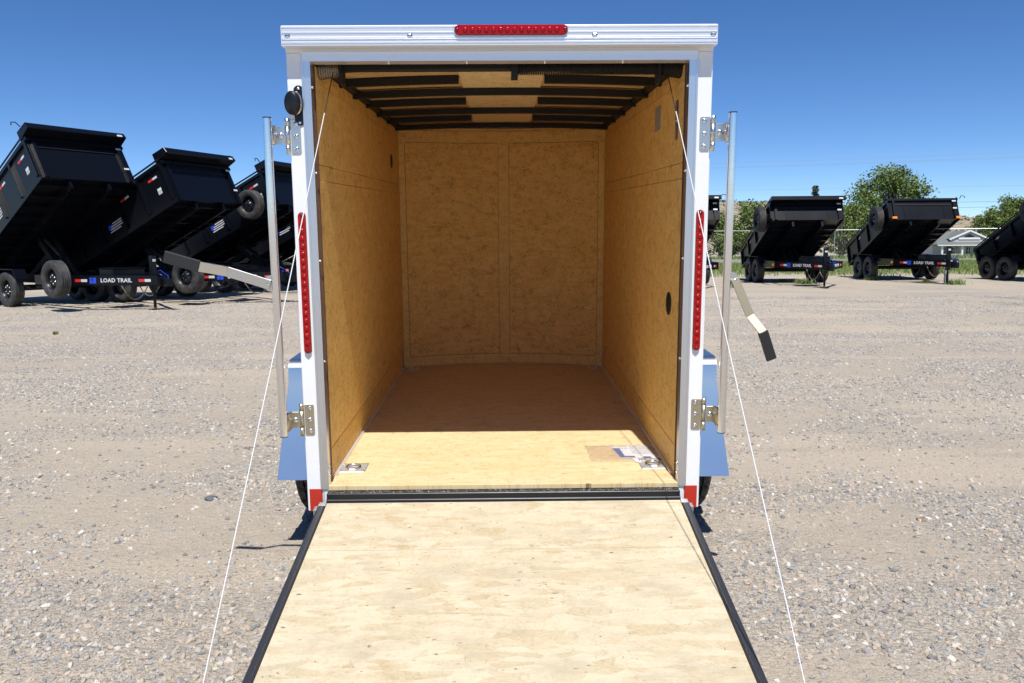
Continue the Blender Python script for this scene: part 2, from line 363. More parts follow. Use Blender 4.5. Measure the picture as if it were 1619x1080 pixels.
# green verge where the lot ends
sx = a.n('SeparateXYZ'); a.l(p, sx.inputs[0]); en, _ = a.noise(p, .35, 4, .6)
gy = a.math('ADD', sx.outputs[1], a.math('MULTIPLY', a.math('SUBTRACT', en, .5), 9))
gg = a.math('MULTIPLY', a.ramp(a.math('DIVIDE', a.math('SUBTRACT', gy, 27.0), 3.5), [(0, 0.0), (1, 1.0)]), a.math('LESS_THAN', sx.outputs[1], 140))
gn, _ = a.noise(p, .9, 4, .6)
c = a.mix(gg, c, a.mix(gn, (.11, .17, .04), (.20, .22, .08)))
hsum = a.math('ADD', a.math('MULTIPLY', gh, gm), a.math('MULTIPLY', s2, .3))
gr = a.vor(a.mapping(p, loc=(2, 9, 0)), 170); g4, _ = a.noise(p, 90, 3, .7)
c = a.mix(a.math('MULTIPLY', a.ramp(g4, [(.42, 0.0), (.62, 1.0)]), .30), c, (.58, .50, .395))
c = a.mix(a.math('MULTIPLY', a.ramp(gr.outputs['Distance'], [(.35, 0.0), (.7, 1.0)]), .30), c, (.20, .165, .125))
nb = a.bump(s3, .8, .02); nb = a.bump(a.math('ADD', a.math('MULTIPLY', gr.outputs['Distance'], -.6), g4), .6, .006, nb); nb = a.bump(hsum, .8, .010, nb)
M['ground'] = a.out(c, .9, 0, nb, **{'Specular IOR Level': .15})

xs = spaced([(-900, -60, 14), (-60, -10, 40), (-10, 10, 90), (10, 60, 40), (60, 900, 15)])
ys = spaced([(-60, -4, 10), (-4, 14, 90), (14, 70, 60), (70, 300, 46), (300, 1500, 12)])
g_ = grid(xs, ys, 'ground', M['ground']); tag(g_, kind='structure')

# gravel: real stones, scattered by geometry nodes in the part of the lot near the trailer
a = NT('loose_stone'); oi = a.n('ObjectInfo'); f, _ = a.noise(a.obj(), 3, 3, .6)
c = a.ramp(oi.outputs['Random'], PAL, 'CONSTANT'); c = a.mix(a.math('MULTIPLY', f, .7), c, a.mix(.6, c, (.42, .355, .275)))
M['stone'] = a.out(c, .8, 0, a.bump(f, .4, .1), **{'Specular IOR Level': .25})
M['stone_dark'] = paint('dark_slate_stone', (.085, .10, .115), .7); M['stone_brown'] = paint('brown_stone', (.24, .15, .10), .7)
def stones(name, xr, yr, dens, smin, smax, thr, seed, label):
    base = grid(np.linspace(*xr, 80), np.linspace(*yr, 90), name, M['stone'], dz=.0)
    ng = bpy.data.node_groups.new(name, 'GeometryNodeTree')
    ng.interface.new_socket('Geometry', in_out='INPUT', socket_type='NodeSocketGeometry')
    ng.interface.new_socket('Geometry', in_out='OUTPUT', socket_type='NodeSocketGeometry')
    N, L = ng.nodes, ng.links
    gi, go = N.new('NodeGroupInput'), N.new('NodeGroupOutput')
    pos = N.new('GeometryNodeInputPosition')
    mp = N.new('ShaderNodeVectorMath'); mp.operation = 'MULTIPLY_ADD'; L.new(pos.outputs[0], mp.inputs[0]); mp.inputs[1].default_value = MASK['scale']; mp.inputs[2].default_value = MASK['loc']
    no = N.new('ShaderNodeTexNoise'); no.noise_dimensions = '2D'; no.inputs['Scale'].default_value = 1; no.inputs['Detail'].default_value = 4; no.inputs['Roughness'].default_value = .55
    L.new(mp.outputs[0], no.inputs['Vector'])
    mr = N.new('ShaderNodeMapRange'); L.new(no.outputs[0], mr.inputs[0]); mr.inputs[1].default_value = thr - .10; mr.inputs[2].default_value = thr + .08
    mr.inputs[3].default_value = .11 * dens; mr.inputs[4].default_value = dens
    n2 = N.new('ShaderNodeTexNoise'); n2.inputs['Scale'].default_value = 5; n2.inputs['Detail'].default_value = 3; L.new(pos.outputs[0], n2.inputs['Vector'])
    mr2 = N.new('ShaderNodeMapRange'); L.new(n2.outputs[0], mr2.inputs[0]); mr2.inputs[1].default_value = .38; mr2.inputs[2].default_value = .62; mr2.inputs[3].default_value = .25; mr2.inputs[4].default_value = 1.3
    mm = N.new('ShaderNodeMath'); mm.operation = 'MULTIPLY'; L.new(mr.outputs[0], mm.inputs[0]); L.new(mr2.outputs[0], mm.inputs[1])
    dp = N.new('GeometryNodeDistributePointsOnFaces'); L.new(gi.outputs[0], dp.inputs[0]); L.new(mm.outputs[0], dp.inputs['Density']); dp.inputs['Seed'].default_value = seed
    jg = N.new('GeometryNodeJoinGeometry')
    gti = []
    for k in range(6):
        ic = N.new('GeometryNodeMeshIcoSphere'); ic.inputs['Radius'].default_value = .5; ic.inputs['Subdivisions'].default_value = 2
        sp = N.new('GeometryNodeSetPosition'); ps = N.new('GeometryNodeInputPosition')
        nn = N.new('ShaderNodeTexNoise'); nn.inputs['Scale'].default_value = 1.3; nn.inputs['Detail'].default_value = 1
        ad = N.new('ShaderNodeVectorMath'); ad.operation = 'ADD'; L.new(ps.outputs[0], ad.inputs[0]); ad.inputs[1].default_value = (k * 5.1 + seed, k * 2.3, 0)
        L.new(ad.outputs[0], nn.inputs['Vector'])
        mu = N.new('ShaderNodeVectorMath'); mu.operation = 'MULTIPLY_ADD'; L.new(nn.outputs['Color'], mu.inputs[0]); mu.inputs[1].default_value = (.9, .9, .9); mu.inputs[2].default_value = (-.45, -.45, -.45)
        L.new(ic.outputs[0], sp.inputs[0]); L.new(mu.outputs[0], sp.inputs['Offset'])
        sm = N.new('GeometryNodeSetMaterial'); sm.inputs['Material'].default_value = M['stone']; L.new(sp.outputs[0], sm.inputs[0])
        g2 = N.new('GeometryNodeGeometryToInstance'); L.new(sm.outputs[0], g2.inputs[0]); gti.append(g2)
    for g2 in gti: L.new(g2.outputs[0], jg.inputs[0])
    ip = N.new('GeometryNodeInstanceOnPoints'); L.new(dp.outputs[0], ip.inputs[0]); L.new(jg.outputs[0], ip.inputs['Instance']); ip.inputs['Pick Instance'].default_value = True
    rv = N.new('FunctionNodeRandomValue'); rv.data_type = 'FLOAT_VECTOR'; rv.inputs[0].default_value = (0, 0, 0); rv.inputs[1].default_value = (.5, .5, 6.28); L.new(rv.outputs[0], ip.inputs['Rotation'])
    rs = N.new('FunctionNodeRandomValue'); rs.data_type = 'FLOAT'; rs.inputs[2].default_value = 0; rs.inputs[3].default_value = 1; rs.inputs['Seed'].default_value = 3
    pw = N.new('ShaderNodeMath'); pw.operation = 'POWER'; L.new(rs.outputs[1], pw.inputs[0]); pw.inputs[1].default_value = 3.2
    sr = N.new('ShaderNodeMapRange'); L.new(pw.outputs[0], sr.inputs[0]); sr.inputs[3].default_value = smin; sr.inputs[4].default_value = smax
    ar = N.new('FunctionNodeRandomValue'); ar.data_type = 'FLOAT_VECTOR'; ar.inputs[0].default_value = (.8, .7, .5); ar.inputs[1].default_value = (1.3, 1.0, .9); ar.inputs['Seed'].default_value = 9
    vs = N.new('ShaderNodeVectorMath'); vs.operation = 'SCALE'; L.new(ar.outputs[0], vs.inputs[0]); L.new(sr.outputs[0], vs.inputs['Scale'])
    L.new(vs.outputs[0], ip.inputs['Scale'])
    L.new(ip.outputs[0], go.inputs[0])
    md = base.modifiers.new('scatter', 'NODES'); md.node_group = ng
    tag(base, label, 'gravel', kind='stuff'); return base
stones('gravel', (-6.5, 6.5), (-1.9, 6.0), 6000, .004, .029, .525, 1, 'loose river gravel and pebbles lying around the white cargo trailer')
stones('gravel', (-15, 15), (6.0, 16.0), 2800, .006, .030, .525, 5, 'coarser loose gravel further out on the dirt lot')

# road, hills
a = NT('asphalt'); f, _ = a.noise(a.obj(), .5, 4, .6); M['asphalt'] = a.out(a.mix(f, (.20, .185, .175), (.27, .25, .235)), .85)
rd = grid(spaced([(-400, 400, 60)]), [45.5, 50, 55, 61.5], 'road', M['asphalt'], dz=.03); tag(rd, kind='structure')
a = NT('dry_hillside'); p = a.obj(); f, _ = a.noise(p, .03, 5, .6); f2, _ = a.noise(p, .35, 3, .6)
M['hill'] = a.out(a.mix(a.ramp(f2, [(.45, 0.0), (.62, 1.0)]), a.mix(f, (.30, .235, .165), (.38, .30, .215)), (.16, .155, .10)), .95)
def hill_h(x, y):
    ridge = np.interp(x, [-500, -200, 20, 90, 150, 215, 250, 290, 420, 700], [10, 18, 19.5, 20.5, 20.0, 15, 11.3, 9.5, 9, 12])
    ridge = ridge + .9 * np.sin(x * .045 + 1) + .45 * np.sin(x * .13) + .25 * np.sin(x * .37 + 2)
    t = np.clip((y - 240) / 200, 0, 1); t = t * t * (3 - 2 * t)
    return -2.2 + (ridge + 3.0) * t + .5 * np.sin(x * .06 + y * .05) * t
hx = np.linspace(-520, 720, 160); hy = np.linspace(238, 560, 40); X, Y = np.meshgrid(hx, hy); Zh = hill_h(X, np.minimum(Y, 440))
mb = MB(); nx = len(hx); mb.add(np.stack([X.ravel(), Y.ravel(), Zh.ravel()], 1).tolist(), [(j * nx + i, j * nx + i + 1, (j + 1) * nx + i + 1, (j + 1) * nx + i) for j in range(len(hy) - 1) for i in range(nx - 1)], True)
hl = mb.build('hill', M['hill']); tag(hl, kind='structure')

# ------------------------------------------------------------------ wheel builder
def tyre_mesh(r, wd, ri, n=72, blocks=False):
    """lathe around x, centred"""
    h = wd / 2; mb = MB()
    prof = [(-h * .80, ri), (-h * .95, ri + .012), (-h, (r + ri) / 2), (-h * .97, r - .035), (-h * .90, r - .016), (-h * .78, r - .006)]
    nr = 5; gw = .055
    edges = np.linspace(-h * .78, h * .78, nr + 1); tread = []
    for i in range(nr):
        a0, b0 = edges[i], edges[i + 1]; g = h * gw
        if i: prof += [(a0 - g, r - .010), (a0 + g, r - .010)] if False else []
        a1 = a0 + (g if i else 0); b1 = b0 - (g if i < nr - 1 else 0); cr = .004 * (1 - abs((a0 + b0) / 2) / h)
        tread += [len(prof), len(prof) + 1]; prof += [(a1, r - .004 + cr), (b1, r - .004 + cr)]
        if i < nr - 1: prof += [(b1 + .001, r - .013), (b0 + g - .001, r - .013)]
    prof += [(h * .90, r - .016), (h * .97, r - .035), (h, (r + ri) / 2), (h * .95, ri + .012), (h * .80, ri)]
    if blocks:
        sh = [j for j, p_ in enumerate(prof) if p_[1] > r - .02]
        def mod(k, j): return -.009 if (j in sh and (k + (j % 3)) % 4 == 0) else 0
        mb.lathe(prof, 'x', n=n, smooth=False, mod=mod)
    else: mb.lathe(prof, 'x', n=n)
    return mb
def rim_mesh(ri, wd, side=1, dish=.25):
    mb = MB(); h = wd / 2 * .8
    mb.lathe([(-h, ri), (-h * .8, ri - .02), (h * .8, ri - .02), (h, ri)], 'x', n=40)
    f = side * h * dish
    mb.lathe([(f - side * .03, ri - .02), (f, ri * .78), (f + side * .012, ri * .60), (f + side * .03, ri * .48), (f + side * .028, ri * .30), (f + side * .05, ri * .28), (f + side * .055, .0)], 'x', n=40)
    return mb
def wheel(parent, loc, r, wd, ri, side, shared={}, rimmat='chrome', name='wheel', blocks=False, chrome=False):
    w_ = empty(name, loc, parent=parent); key = (r, wd, ri, side, blocks, rimmat)
    if key not in shared:
        t = tyre_mesh(r, wd, ri, 96 if blocks else 48, blocks).build('tyre', M['tyre'], w_)
        m = rim_mesh(ri, wd, side); m.cur = 0
        f = side * wd / 2 * .8 * .25
        m.cur = 1
        for k in range(8):                                    # hand holes and lug nuts
            a_ = 2 * math.pi * k / 8
            c, s_ = math.cos(a_), math.sin(a_)
            m.lathe([(f + side * .013, .0001), (f + side * .016, ri * .085), (f + side * .002, ri * .10)], 'x', (0, ri * .70 * c, ri * .70 * s_), 10)
        m.cur = 2
        for k in range(6):
            a_ = 2 * math.pi * (k + .5) / 6; c, s_ = math.cos(a_), math.sin(a_)
            m.lathe([(f + side * .02, .011), (f + side * .05, .010), (f + side * .055, .0001)], 'x', (0, ri * .40 * c, ri * .40 * s_), 6)
        ro = m.build('rim', [M[rimmat], M['blackdull'], M['chrome']], w_)
        shared[key] = (t, ro)
    else:
        for s_ in shared[key]:
            c = s_.copy(); col.objects.link(c); c.parent = w_
    return w_

# ------------------------------------------------------------------ the cargo trailer
TILT = R(2.04)
T = empty('cargo_trailer', (0, 0, HF), (TILT, 0, 0))
tag(T, 'white enclosed cargo trailer, rear ramp door lowered, strand board walls and floor inside', 'cargo trailer')
W2, WI, LI = .762, .675, 2.374
def fy(x, add=0): return LI + add + .145 * (1 - (x / WI) ** 2)
# floor
for (y0, y1) in ((-.012, 1.2185), (1.2205, 2.30)):
    m = MB(); m.box(-WI - .008, WI + .008, max(y0, -.003), y1, -.019, 0); m.build('floor_panel', M['osb_floor'], T, .0012, 1)
m = MB(); m.prism([(-WI - .008, 2.3025), (WI + .008, 2.3025)] + [(x, fy(x, .0)) for x in np.linspace(WI + .008, -WI - .008, 20)], 'z', -.019, 0); m.build('floor_panel', M['osb_floor'], T)
# side walls: strand board strips, one above the other
for s in (-1, 1):
    def bx(name, z0, z1, x, mat='osb_side', y0=.052, y1=2.36, th=.009):
        m = MB(); m.box(min(s * x, s * (x + th)), max(s * x, s * (x + th)), y0, y1, z0, z1); return m.build(name, M[mat], T, .001, 1)
    bx('wall_panel', .132, 1.163, WI)
    bx('wall_panel', 1.1645, 1.2215, WI + .0012)
    bx('wall_panel', 1.2235, 1.519, WI)
    bx('wall_panel', 1.521, 1.575, WI + .002)
    bx('kick_board', .0006, .121, WI + .0065)
    m = MB(); m.box(*sorted((s * (WI + .017), s * (WI + .020))), .053, 2.36, .0, 1.57); m.build('gap_shade_backing', M['blackdull'], T)  # black sheet added so the gap above the kick board reads as shade
    m = MB(); m.box(*sorted((s * (WI - .006), s * (WI + .006))), .10, 2.34, .0005, .009); m.build('corner_trim', M['alu'], T)
# front wall: two curved boards behind flat battens
def arc_panel(x0, x1, z0, z1, add, th, name, mat, n=14, T_=T):
    m = MB(); xs_ = np.linspace(x0, x1, n)
    vs = []
    for z in (z0, z1):
        vs += [(x, fy(x, add), z) for x in xs_] + [(x, fy(x, add + th), z) for x in xs_]
    fs = []
    for i in range(n - 1):
        fs += [(i, i + 1, 2 * n + i + 1, 2 * n + i), (n + i, 3 * n + i, 3 * n + i + 1, n + i + 1), (i, n + i, n + i + 1, i + 1), (2 * n + i, 2 * n + i + 1, 3 * n + i + 1, 3 * n + i)]
    fs += [(0, 2 * n, 3 * n, n), (n - 1, 2 * n - 1, 4 * n - 1, 3 * n - 1)]
    m.add(vs, fs); return m.build(name, mat, T_)
arc_panel(-WI - .003, .0085, .002, 1.592, 0, .009, 'front_panel', M['osb_front'])
arc_panel(.0105, WI + .003, .002, 1.592, 0, .009, 'front_panel', M['osb_front'])
arc_panel(-.024, .044, .068, 1.498, -.007, .0065, 'batten', M['osb_trim'], 3)
arc_panel(-.628, .622, 1.5, 1.572, -.0085, .008, 'batten', M['osb_trim'])
arc_panel(-.635, .635, .0025, .066, -.007, .0065, 'batten', M['osb_trim'])
for s in (-1, 1): arc_panel(*sorted((s * .637, s * .674)), .0025, 1.49, -.006, .0055, 'batten', M['osb_trim'], 3)
M['gap_shade'] = paint('gap_shadow', (.10, .05, .022), .9)  # thin dark strips painted in for the shadow gaps beside the battens
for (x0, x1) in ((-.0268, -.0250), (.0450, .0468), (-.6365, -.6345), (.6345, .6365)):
    arc_panel(x0, x1, .068, 1.49, -.0012, .0011, 'gap_shadow_strip', M['gap_shade'], 2)
arc_panel(-.63, .63, .0665, .0685, -.0012, .0011, 'gap_shadow_strip', M['gap_shade']); arc_panel(-.63, .63, 1.4965, 1.4985, -.0012, .0011, 'gap_shadow_strip', M['gap_shade'])
# ceiling: thin boards, a light centre strip and arched steel bows
def cz(x): return 1.581 + .020 * (1 - (x / .76) ** 2)
def arc_x(x0, x1, y0, y1, zf, th, n=16):
    m = MB(); xs_ = np.linspace(x0, x1, n); vs = []
    for y in (y0, y1): vs += [(x, y, zf(x)) for x in xs_] + [(x, y, zf(x) + th) for x in xs_]
    fs = []
    for i in range(n - 1): fs += [(i, i + 1, 2 * n + i + 1, 2 * n + i), (n + i, 3 * n + i, 3 * n + i + 1, n + i + 1), (i, n + i, n + i + 1, i + 1), (2 * n + i, 2 * n + i + 1, 3 * n + i + 1, 3 * n + i)]
    fs += [(0, 2 * n, 3 * n, n), (n - 1, 2 * n - 1, 4 * n - 1, 3 * n - 1)]
    m.add(vs, fs); return m
arc_x(-.735, .735, .05, 2.5, lambda x: cz(x) + .012, .006).build('ceiling_board', M['luan'], T)
for (y0, y1) in ((.12, 1.218), (1.222, 2.47)):
    arc_x(-.172, .180, y0, y1, lambda x: cz(x) + .0045, .004, 8).build('ceiling_strip', M['strip'], T)
for k, y in enumerate((.12, .50, .81, 1.16, 1.51, 1.89, 2.25)):
    if k % 2 == 0: arc_x(-.70, .70, y, y + .036, lambda x: cz(x) - .026, .030).build('roof_bow', M['blackdull'], T)
    else:
        for (a0, b0) in ((-.70, -.176), (.184, .70)):
            arc_x(a0, b0, y, y + .030, lambda x: cz(x) - .022, .030, 8).build('roof_bow', M['blackdull'], T)
for s in (-1, 1):
    m = MB(); m.box(*sorted((s * .684, s * .733)), .06, 2.45, 1.555, 1.608); m.box(*sorted((s * .650, s * .684)), .06, 2.42, 1.577, 1.60); m.build('roof_rail', M['blackdull'], T)
# rear frame
for s in (-1, 1):
    m = MB(); m.box(*sorted((s * .7065, s * W2)), -.002, .035, -.102, 1.6065); m.build('corner_post', M['white'], T, .004, 3)
    m = MB(); m.box(*sorted((s * .677, s * .7065)), -.0045, .0, -.012, 1.577); m.box(*sorted((s * .677, s * .6800)), .0, .052, -.012, 1.577)
    m.box(*sorted((s * .7015, s * .7085)), -.0075, -.0045, -.012, 1.577)
    jb = m.build('door_jamb', M['alu_v'], T)
    m = MB(); m.box(*sorted((s * .6735, s * .677)), .044, .052, .0, 1.575); m.build('door_seal', M['rubberflap'], T)
    for z in (1.49, 1.19, .87, .49, .075, .04):
        m = MB(); m.lathe([(-.006, .0001), (-.0045, .0042), (0, .0048)], 'y', (s * .679, .012, z), 10)
        m.xform(lambda v: (v[0] - s * .004, v[1], v[2])); m.build('screw', M['chrome'], T)
    # red reflective sheet and small white foot
    m = MB(); m.box(*sorted((s * .705, s * .753)), -.0048, -.0022, -.100, -.012); m.build('reflector', M['redrefl'], T)
    m = MB(); m.box(*sorted((s * .678, s * .7055)), .002, .03, -.085, -.0125); m.build('post_foot', M['white'], T, .002)
m = MB(); m.box(-W2, W2, .0, .035, 1.6066, 1.655); m.build('header_beam', M['white'], T)
m = MB(); m.box(-.7065, .7065, -.0047, .0, 1.577, 1.6067); m.box(-.7065, .7065, 0, .06, 1.577, 1.5795); m.box(-.7065, .7065, -.0075, -.0047, 1.602, 1.6085); m.build('door_jamb', M['alu'], T)
# ribbed aluminium drip rail: an extruded profile
pr = [(.036, 1.690), (-.043, 1.690), (-.0455, 1.687), (-.0455, 1.6835), (-.0435, 1.682), (-.0435, 1.669), (-.0455, 1.668), (-.0455, 1.664), (-.0435, 1.663), (-.0435, 1.652), (-.047, 1.650), (-.047, 1.645), (-.0435, 1.643), (-.0435, 1.637), (-.0475, 1.635), (-.0475, 1.630), (-.040, 1.628), (-.040, 1.6255), (-.0535, 1.6245), (-.0535, 1.6205), (-.036, 1.6195), (.0, 1.6195), (0, 1.656), (.036, 1.656)]
m = MB(); m.prism(pr, 'x', -.762, .762)
hd = m.build('drip_rail', M['alu'], T)
m = MB(); m.box(-.764, -.7625, -.045, .03, 1.628, 1.688); m.build('end_cap', M['white'], T); m = MB(); m.box(.7625, .764, -.045, .03, 1.628, 1.688); m.build('end_cap', M['white'], T)
for x in (-.742, -.315, .332, .748):
    m = MB(); m.lathe([(-.0445, .0085), (-.0475, .0085), (-.049, .005), (-.0495, .0001)], 'y', (x, 0, 1.653), 6, False); m.lathe([(-.0437, .010), (-.0450, .010), (-.0450, .0001)], 'y', (x, 0, 1.653), 14); m.build('screw', M['chrome'], T)
for x in (-.40, -.12, .16, .44):
    m = MB(); m.lathe([(-.004, .0001), (-.003, .0045), (0, .005)], 'y', (x, .004, 1.5755), 8); m.xform(lambda v: (v[0], v[1] + .01, v[2] - .002)); m.build('screw', M['chrome'], T)
def capsule(hw, hh, n=8):
    """long in first coordinate"""
    r = hh; out = []
    for k in range(n + 1):
        a_ = -math.pi / 2 + math.pi * k / n; out.append((hw - r + r * math.cos(a_), r * math.sin(a_)))
    for k in range(n + 1):
        a_ = math.pi / 2 + math.pi * k / n; out.append((-hw + r + r * math.cos(a_), r * math.sin(a_)))
    return out
def lightbar(name, cx, czz, y, hl, hh, vert, nled):
    P = (lambda p: (p[1] + cx, p[0] + czz)) if vert else (lambda p: (p[0] + cx, p[1] + czz))
    m = MB(); m.prism([P(p) for p in capsule(hl, hh)], 'y', y - .012, y); lb = m.build(name, M['red'], T, .003, 3)
    m = MB(); m.prism([P(p) for p in capsule(hl + .001, hh + .001)], 'y', y - .004, y - .0005); m.build('lamp_base', M['red_dark'], lb)
    for k in range(nled):
        t = (-1 + 2 * (k + .5) / nled) * (hl - .026); p = P((t, 0))
        m = MB(); q = hl / nled * .62
        m.lathe([(-.0122, q), (-.0150, q * .86), (-.0160, q * .4), (-.0162, .0001)], 'y', (p[0], y, p[1]), 12); m.build('lens_cell', M['red'], lb)
    for t in (-hl + .010, hl - .010):
        p = P((t, 0)); m = MB(); m.lathe([(-.0124, .006), (-.0150, .0045), (-.0152, .0001)], 'y', (p[0], y, p[1]), 10); m.build('screw', M['red_dark'], lb)
    return lb
lightbar('brake_light', .039, 1.672, -.0435, .198, .0165, False, 14)
for s in (-1, 1): lightbar('tail_light', s * .732, .785, -.002, .262, .0135, True, 17)
# sill
m = MB(); m.box(-.681, .681, -.038, .06, -.062, -.0195); sill = m.build('rear_sill', M['black'], T, .005, 3)
m = MB(); m.tube([(-.681, -.036, -.050), (.681, -.036, -.050)], .0105, 10); m.build('hinge_tube', M['black'], T)
m = MB(); m.box(-.76, .76, .04, .10, -.11, -.0635); m.build('cross_member', M['black'], T)
# grit lying along the sill
m = MB()
for k in range(420):
    x = random.uniform(-.67, .67); y = random.uniform(-.031, -.006); z = -.0192; r = random.uniform(.0004, .0018)
    m.add([(x + r, y, z), (x - r, y + r, z), (x, y - r, z), (x, y, z + r)], [(0, 1, 3), (1, 2, 3), (2, 0, 3)])
tag(m.build('sill_grit', M['paper'], T), kind='stuff')
# door ramp, lying down to the ground behind the trailer
RS = .158
def rp(v):                                                   # ramp coordinates (x, along, up) -> trailer
    x, s_, h = v; L_ = math.hypot(1, RS); return (x, -.042 - s_ / L_ + -h * RS / L_, -.052 - s_ * RS / L_ + h / L_)
ramp = empty('ramp_door', parent=T)
for (s0, s1) in ((.006, .3285), (.3305, 1.56), (1.60, 1.93)):
    m = MB(); m.box(-.6775, .6775, s0, s1, -.018, -.0, rp); o = m.build('ramp_panel', M['osb_ramp'], ramp, .001, 1)
for s in (-1, 1):
    m = MB(); m.box(*sorted((s * .678, s * .708)), .03, 1.575, -.045, .006, rp); m.build('ramp_edge_tube', M['ramp_frame'], ramp, .009, 4)
    m = MB(); m.box(*sorted((s * .678, s * .708)), .0, .028, -.012, .002, rp); m.box(*sorted((s * .690, s * .722)), .02, .05, -.03, -.004, rp); m.build('ramp_hinge', M['gal'], ramp, .002)
    m = MB(); m.box(*sorted((s * .678, s * .708)), 1.60, 1.93, -.022, -.001, rp); m.build('flap_edge', M['ramp_frame'], ramp)
m = MB(); m.box(-.68, .68, 1.5605, 1.598, -.045, .004, rp); m.build('ramp_end_tube', M['ramp_frame'], ramp, .006)
m = MB(); m.box(-.70, .70, .01, 1.56, -.040, -.0185, rp); m.build('ramp_skin', M['white'], ramp)
# torsion shaft, spring and cable drums above the opening
m = MB(); m.tube([(-.60, .135, 1.574), (.60, .135, 1.574)], .0125, 10); m.build('torsion_shaft', M['blackdull'], T)
m = MB(); pts = [(.05 + .535 * t / 900, .135 + .023 * math.cos(t * .55), 1.574 + .023 * math.sin(t * .55)) for t in range(901)]
m.tube(pts, .0030, 5); m.build('torsion_spring', M['blackdull'], T)
m = MB(); m.box(.04, .065, .105, .165, 1.535, 1.60); m.build('spring_bracket', M['blackdull'], T)
for s in (-1, 1):
    m = MB(); prof = []
    for k in range(9):
        x0 = s * (.598 + .0085 * k); rr = .028 + .0012 * k
        prof += [(x0, rr - .004), (x0 + s * .002, rr), (x0 + s * .005, rr), (x0 + s * .007, rr - .004)]
    prof += [(s * .674, .036), (s * .674, .001)]
    m.lathe([(s * .597, .001)] + prof, 'x', (0, .135, 1.572), 28); m.build('cable_drum', M['drum' if s < 0 else 'blackdull'], T)
    m = MB(); m.box(*sorted((s * .585, s * .597)), .10, .175, 1.515, 1.60); m.build('drum_bracket', M['blackdull'], T, .003)
    A = Vector((s * .616, .095, 1.555)); E = Vector((s * .737, -1.36, -.262)); Bq = A.lerp(E, .088)
    m = MB(); m.tube([A, Bq], .0018, 6); lc = m.build('lift_cable', M['blackdull'], T)
    n = 60; m = MB(); m.tube([Bq.lerp(E, k / n) + Vector((0, 0, -.010 * math.sin(math.pi * k / n))) for k in range(n + 1)], .0017, 7); m.build('cable_sleeve', M['cable_w'], lc)
    m = MB(); m.tube([E + Vector((0, 0, .0)), E + Vector((0, -.01, -.02))], .008, 8); m.build('eye_bolt', M['zinc'], T)
# lock bars and their hinges, bent handles
def hinge(s, zc_, foot, mat):
    h = empty('lock_bar_hinge', parent=T)
    m = MB(); x0, x1 = sorted((s * .721, s * .757))
    pl = [(x0 + a_, z_) for a_, z_ in ((.006, zc_ - .06), (x1 - x0 - .001, zc_ - .06), (x1 - x0, zc_ + .06), (.006, zc_ + .06), (0, zc_ + .054), (0, zc_ - .054))]
    if s < 0: pl = [(-p[0], p[1]) for p in [(-x1 + a_, z_) for a_, z_ in ((.006, zc_ - .06), (x1 - x0 - .001, zc_ - .06), (x1 - x0, zc_ + .06), (.006, zc_ + .06), (0, zc_ + .054), (0, zc_ - .054))]]
    m.prism(pl, 'y', -.0058, -.0025); m.build('hinge_plate', M[mat], h, .0008, 1)
    for dz in (-.045, 0, .045):
        m = MB(); m.lathe([(-.0058, .0085), (-.0078, .0085), (-.0100, .006), (-.0112, .0001)], 'y', (s * .737, 0, zc_ + dz), 14); m.build('bolt_head', M['chrome'], h)
    for (a0, b0) in ((-.062, -.030), (-.0285, .036), (.0375, .064)):
        m = MB(); m.lathe([(zc_ + a0, .001), (zc_ + a0, .0085), (zc_ + b0, .0085), (zc_ + b0, .001)], 'z', (s * .767, -.010, 0), 16); m.build('hinge_knuckle', M[mat], h)
    m = MB(); m.box(*sorted((s * .775, s * .806)), -.020, -.016, zc_ - .028, zc_ + .034); m.build('hinge_leaf', M[mat], h, .001, 1)
    m = MB(); m.lathe([(-.020, .011), (-.024, .0105), (-.0275, .007), (-.0285, .0001)], 'y', (s * .789, 0, zc_ + .002), 16); m.build('bolt_head', M['chrome'], h)
    m = MB(); m.lathe([(zc_ - .032, .0160), (zc_ - .032, .0190), (zc_ + .034, .0190), (zc_ + .034, .0160)], 'z', (s * .820, -.05, 0), 20)
    m.box(*sorted((s * .800, s * .810)), -.045, -.017, zc_ - .028, zc_ + .034); m.build('bar_clamp', M[mat], h)
for s, (pzb, pzt) in ((-1, (.222, 1.374)), (1, (.223, 1.384))):
    lb = empty('lock_bar', parent=T)
    m = MB(); m.tube([(s * .820, -.075, pzb), (s * .820, -.075, pzt)], .0148, 24, False); m.build('bar_tube', M['chrome'], lb)
    m = MB(); m.tube([(s * .820, -.075, pzt), (s * .820, -.075, pzt + .004)], .0150, 20); m.build('bar_cap', M['grip'], lb); m = MB(); m.tube([(s * .820, -.075, pzb - .003), (s * .820, -.075, pzb)], .0150, 20); m.build('bar_cap', M['grip'], lb)
    m = MB(); z0 = .797
    m.prism([(s * .832, z0 - .034), (s * .850, z0 - .030), (s * .862, z0 - .012), (s * .862, z0 + .010), (s * .850, z0 + .024), (s * .832, z0 + .026)], 'y', -.080, -.076); m.build('handle_lug', M['zinc'], lb, .001, 1)
    m = MB(); m.lathe([(-.080, .008), (-.0855, .008), (-.0885, .005), (-.089, .0001)], 'y', (s * .848, 0, z0 - .004), 14); m.build('rivet', M['chrome'], lb)
